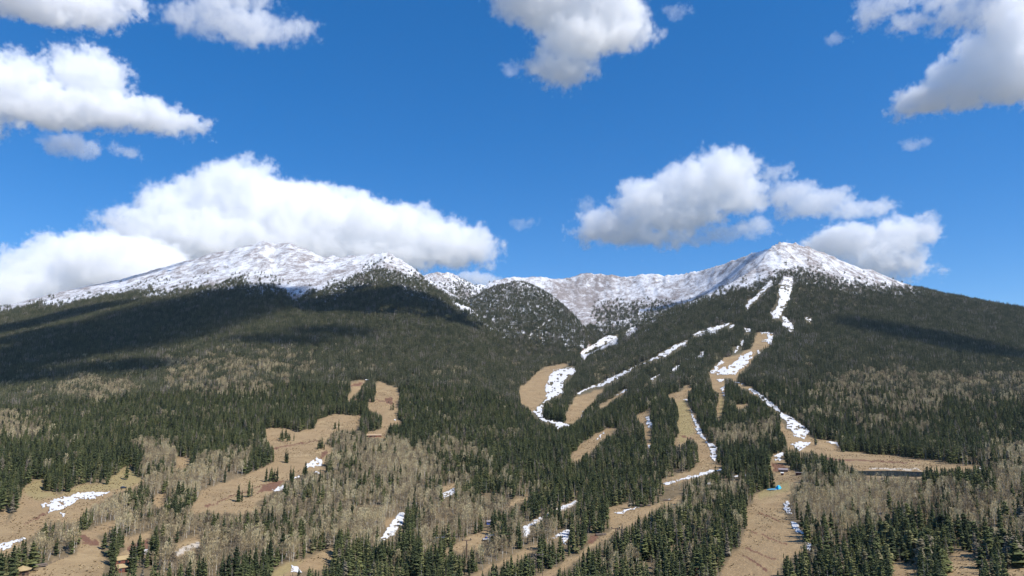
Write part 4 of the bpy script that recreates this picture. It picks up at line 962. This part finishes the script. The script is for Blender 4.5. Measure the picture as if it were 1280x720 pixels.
def make_cloud(label, blobs, base_z=1800, vox=2.1, dens=.07, rag=1.25, soft=4.5, seed=0, depth=.55, R=None):
    """blobs: (column, row, half width, half height) of the lobes as seen from the camera; R: distance of the body"""
    xs = [b[0]-b[2] for b in blobs]+[b[0]+b[2] for b in blobs]; ys = [b[1]-b[3] for b in blobs]+[b[1]+b[3] for b in blobs]
    cx, cy_, yb = (min(xs)+max(xs))/2, (min(ys)+max(ys))/2, max(ys)
    d = ray(cx, yb)
    if R is None: R = base_z/d.z*math.hypot(d.x, d.y)
    d = ray(cx, cy_); loc = d*(R/math.hypot(d.x, d.y))
    fw = Vector((d.x, d.y, 0)).normalized(); right = Vector((fw.y, -fw.x, 0))
    def flat(bx, by):
        r_ = ray(bx, by); q = r_*(loc.dot(fw)/r_.dot(fw))-loc; return q.dot(right), q.z
    pxm = abs(flat(cx+1, cy_)[0]); r = random.Random(seed); ell = []
    for bx, by, rx, ry in blobs:
        u, v = flat(bx, by); a = abs(flat(bx+rx, by)[0]-u); b = abs(flat(bx, by-ry)[1]-v)
        wd = max(b*1.2, min(a, b*2))*depth; ell.append((u, (r.random()-.5)*wd*.6, v, a, wd, b))
    return vapour(label, loc, math.atan2(right.y, right.x), ell, pxm, vox, dens, rag, soft, seed)
make_cloud('largest white cloud rising behind the left snowy summit', [(300,243,58,36),(245,262,68,36),(360,265,80,38),(430,277,70,32),(500,287,65,28),(560,305,55,24),(200,288,60,32),(170,300,40,22),(400,312,150,24),(300,303,150,30),(530,318,70,14)], 1900, seed=1)
make_cloud('low white cloud bank at the left edge beside the largest cloud', [(100,322,62,30),(40,345,50,33),(150,335,80,38),(0,370,60,26),(80,360,90,30),(190,330,50,24),(-40,372,60,30)], R=9500, seed=2)
make_cloud('small bright cloud top peeping over the saddle ridge', [(595,349,24,9),(580,352,14,6),(610,353,16,6)], R=9500, seed=3, rag=.4, vox=1.2)
make_cloud('broad white cloud with trailing wisp at the upper left edge', [(20,112,50,40),(110,98,48,34),(60,132,70,26),(130,138,60,22),(190,147,46,19),(232,154,26,11),(-30,120,50,44)], 1750, seed=4, depth=.48)
make_cloud('thin wisp of cloud just under the broad upper left cloud', [(92,180,34,12),(75,184,20,8),(160,190,14,5)], 1750, seed=5, rag=.9, dens=.035, vox=1.6)
make_cloud('cloud cut by the top left corner of the picture', [(30,0,75,18),(90,3,50,20),(130,8,30,22),(150,-4,28,14),(0,-20,80,22),(125,28,8,8)], 1750, seed=6)
make_cloud('ragged thin cloud at the top, right of the corner cloud', [(270,15,32,26),(300,33,40,20),(340,35,34,12),(372,32,16,7),(232,22,26,12),(290,-10,40,18)], 1750, seed=7, rag=1.35, dens=.035)
make_cloud('big ragged cloud cut by the top edge near the middle', [(690,8,55,28),(745,15,55,36),(720,52,44,24),(702,84,34,16),(782,46,30,12),(655,-2,36,20),(720,-20,80,20)], R=2150, seed=8, depth=.65)
make_cloud('long heaped cloud left of the right summit', [(900,222,48,30),(862,242,48,30),(815,256,46,28),(772,280,44,18),(818,297,36,11),(922,248,32,18),(845,268,50,20),(745,290,22,7)], 1800, seed=9, depth=.65)
make_cloud('streaky cloud right of the long heaped cloud', [(985,243,34,13),(1020,254,46,14),(1072,262,40,11),(968,217,18,7),(1000,262,30,9),(1095,258,18,7)], 1800, seed=10, rag=.9, dens=.045, vox=1.6)
make_cloud('narrow slanting cloud under the long heaped cloud', [(905,292,40,9),(932,286,24,7),(862,303,16,4),(945,280,14,5)], 1800, seed=11, rag=.7, dens=.045, vox=1.5)
make_cloud('white cloud behind the right shoulder of the right summit', [(1060,303,56,20),(1115,298,44,24),(1143,290,26,16),(1100,328,50,18),(1030,308,36,12),(1085,345,60,12)], R=7600, seed=12)
make_cloud('tall broken cloud at the upper right edge', [(1165,122,42,18),(1150,132,30,10),(1200,98,46,24),(1232,70,48,28),(1265,45,40,42),(1258,100,40,28),(1290,90,30,40),(1205,118,40,16)], 1750, seed=13, depth=.65)
make_cloud('wispy cloud at the top, left of the upper right cloud', [(1105,8,32,16),(1138,26,22,10),(1190,18,26,16),(1230,14,34,22),(1090,22,16,10),(1210,-8,70,14)], 1750, seed=14, depth=.4, rag=1.1, dens=.04)
for k, (lb, b) in enumerate((('tiny cloud puff alone above the saddle', (658,280,9,5)), ('tiny oblong puff right of the big top cloud', (849,14,10,7)), ('faint curled shred under the upper right cloud', (1143,179,11,6)),
                             ('tiny puff left of the big top cloud', (641,86,6,5)), ('faint puff left of the long heaped cloud', (735,256,6,5)), ('faint shred left of the upper right cloud', (1045,48,9,4)))):
    make_cloud(lb, [b, (b[0]+b[2]*.6, b[1]-b[3]*.5, b[2]*.6, b[3]*.6), (b[0]-b[2]*.7, b[1]+b[3]*.4, b[2]*.6, b[3]*.6)], 1800, seed=20+k, rag=.75, dens=.022, vox=1.0, soft=4)
# clouds overhead, out of the picture, whose shade lies on the slopes
def overhead_cloud(label, spots_, top=2100, seed=0, dens=.012):
    ell = []
    for px_, py_, w_, h_ in spots_:
        g = ground(px_, py_); q = g+sun_dir*((top-g.z)/sun_dir.z); m_ = g.length/F; ell.append((q.x, q.y, q.z, w_*m_, h_*m_*3.3, 130.0))
    c = Vector((sum(e[0] for e in ell)/len(ell), sum(e[1] for e in ell)/len(ell), top))
    blobs = [(e[0]-c.x, e[1]-c.y, e[2]-c.z, e[3], e[4], e[5]) for e in ell]
    return vapour(label, c, 0, blobs, 3.2, 2.6*3, dens*3.2, 1.0, 8.0, seed)
overhead_cloud('large cloud drifting overhead and shading the left forested slope', [(210, 398, 120, 44), (285, 372, 70, 22), (110, 432, 130, 36), (0, 462, 80, 24), (335, 370, 50, 16), (60, 420, 60, 16), (5, 478, 80, 16), (150, 462, 60, 12)], seed=41)
overhead_cloud('long cloud overhead shading the far left ridge', [(20, 411, 60, 11), (95, 393, 55, 9), (-50, 424, 60, 13)], seed=42)
overhead_cloud('cloud overhead shading the top of the central forested slope', [(395, 380, 45, 8), (445, 374, 40, 5), (490, 375, 34, 4)], seed=43)
overhead_cloud('small cloud overhead shading the middle of the central slope', [(350, 428, 60, 8), (410, 416, 50, 7)], seed=44)
overhead_cloud('cloud overhead to the right shading the right forested slope', [(1095, 410, 46, 12), (1160, 424, 64, 17), (1240, 444, 60, 14)], seed=45)


# ------------------------------------------------------------------ thin mountain air
hz = MB(); hz.box((0, 0, (-175+985)/2), (66000, 66000, 985+175)); mh = bpy.data.materials.new('thin_air'); mh.use_nodes = True; nh = mh.node_tree; nh.nodes.clear()
oh = nh.nodes.new('ShaderNodeOutputMaterial'); ph = nh.nodes.new('ShaderNodeVolumePrincipled'); ph.inputs['Color'].default_value = (.72, .84, 1, 1); ph.inputs['Density'].default_value = .000014; ph.inputs['Anisotropy'].default_value = .2
nh.links.new(ph.outputs[0], oh.inputs['Volume']); ho = hz.build('haze', mh); tag(ho, 'thin bluish mountain air in front of the far slopes', 'haze', kind='stuff')
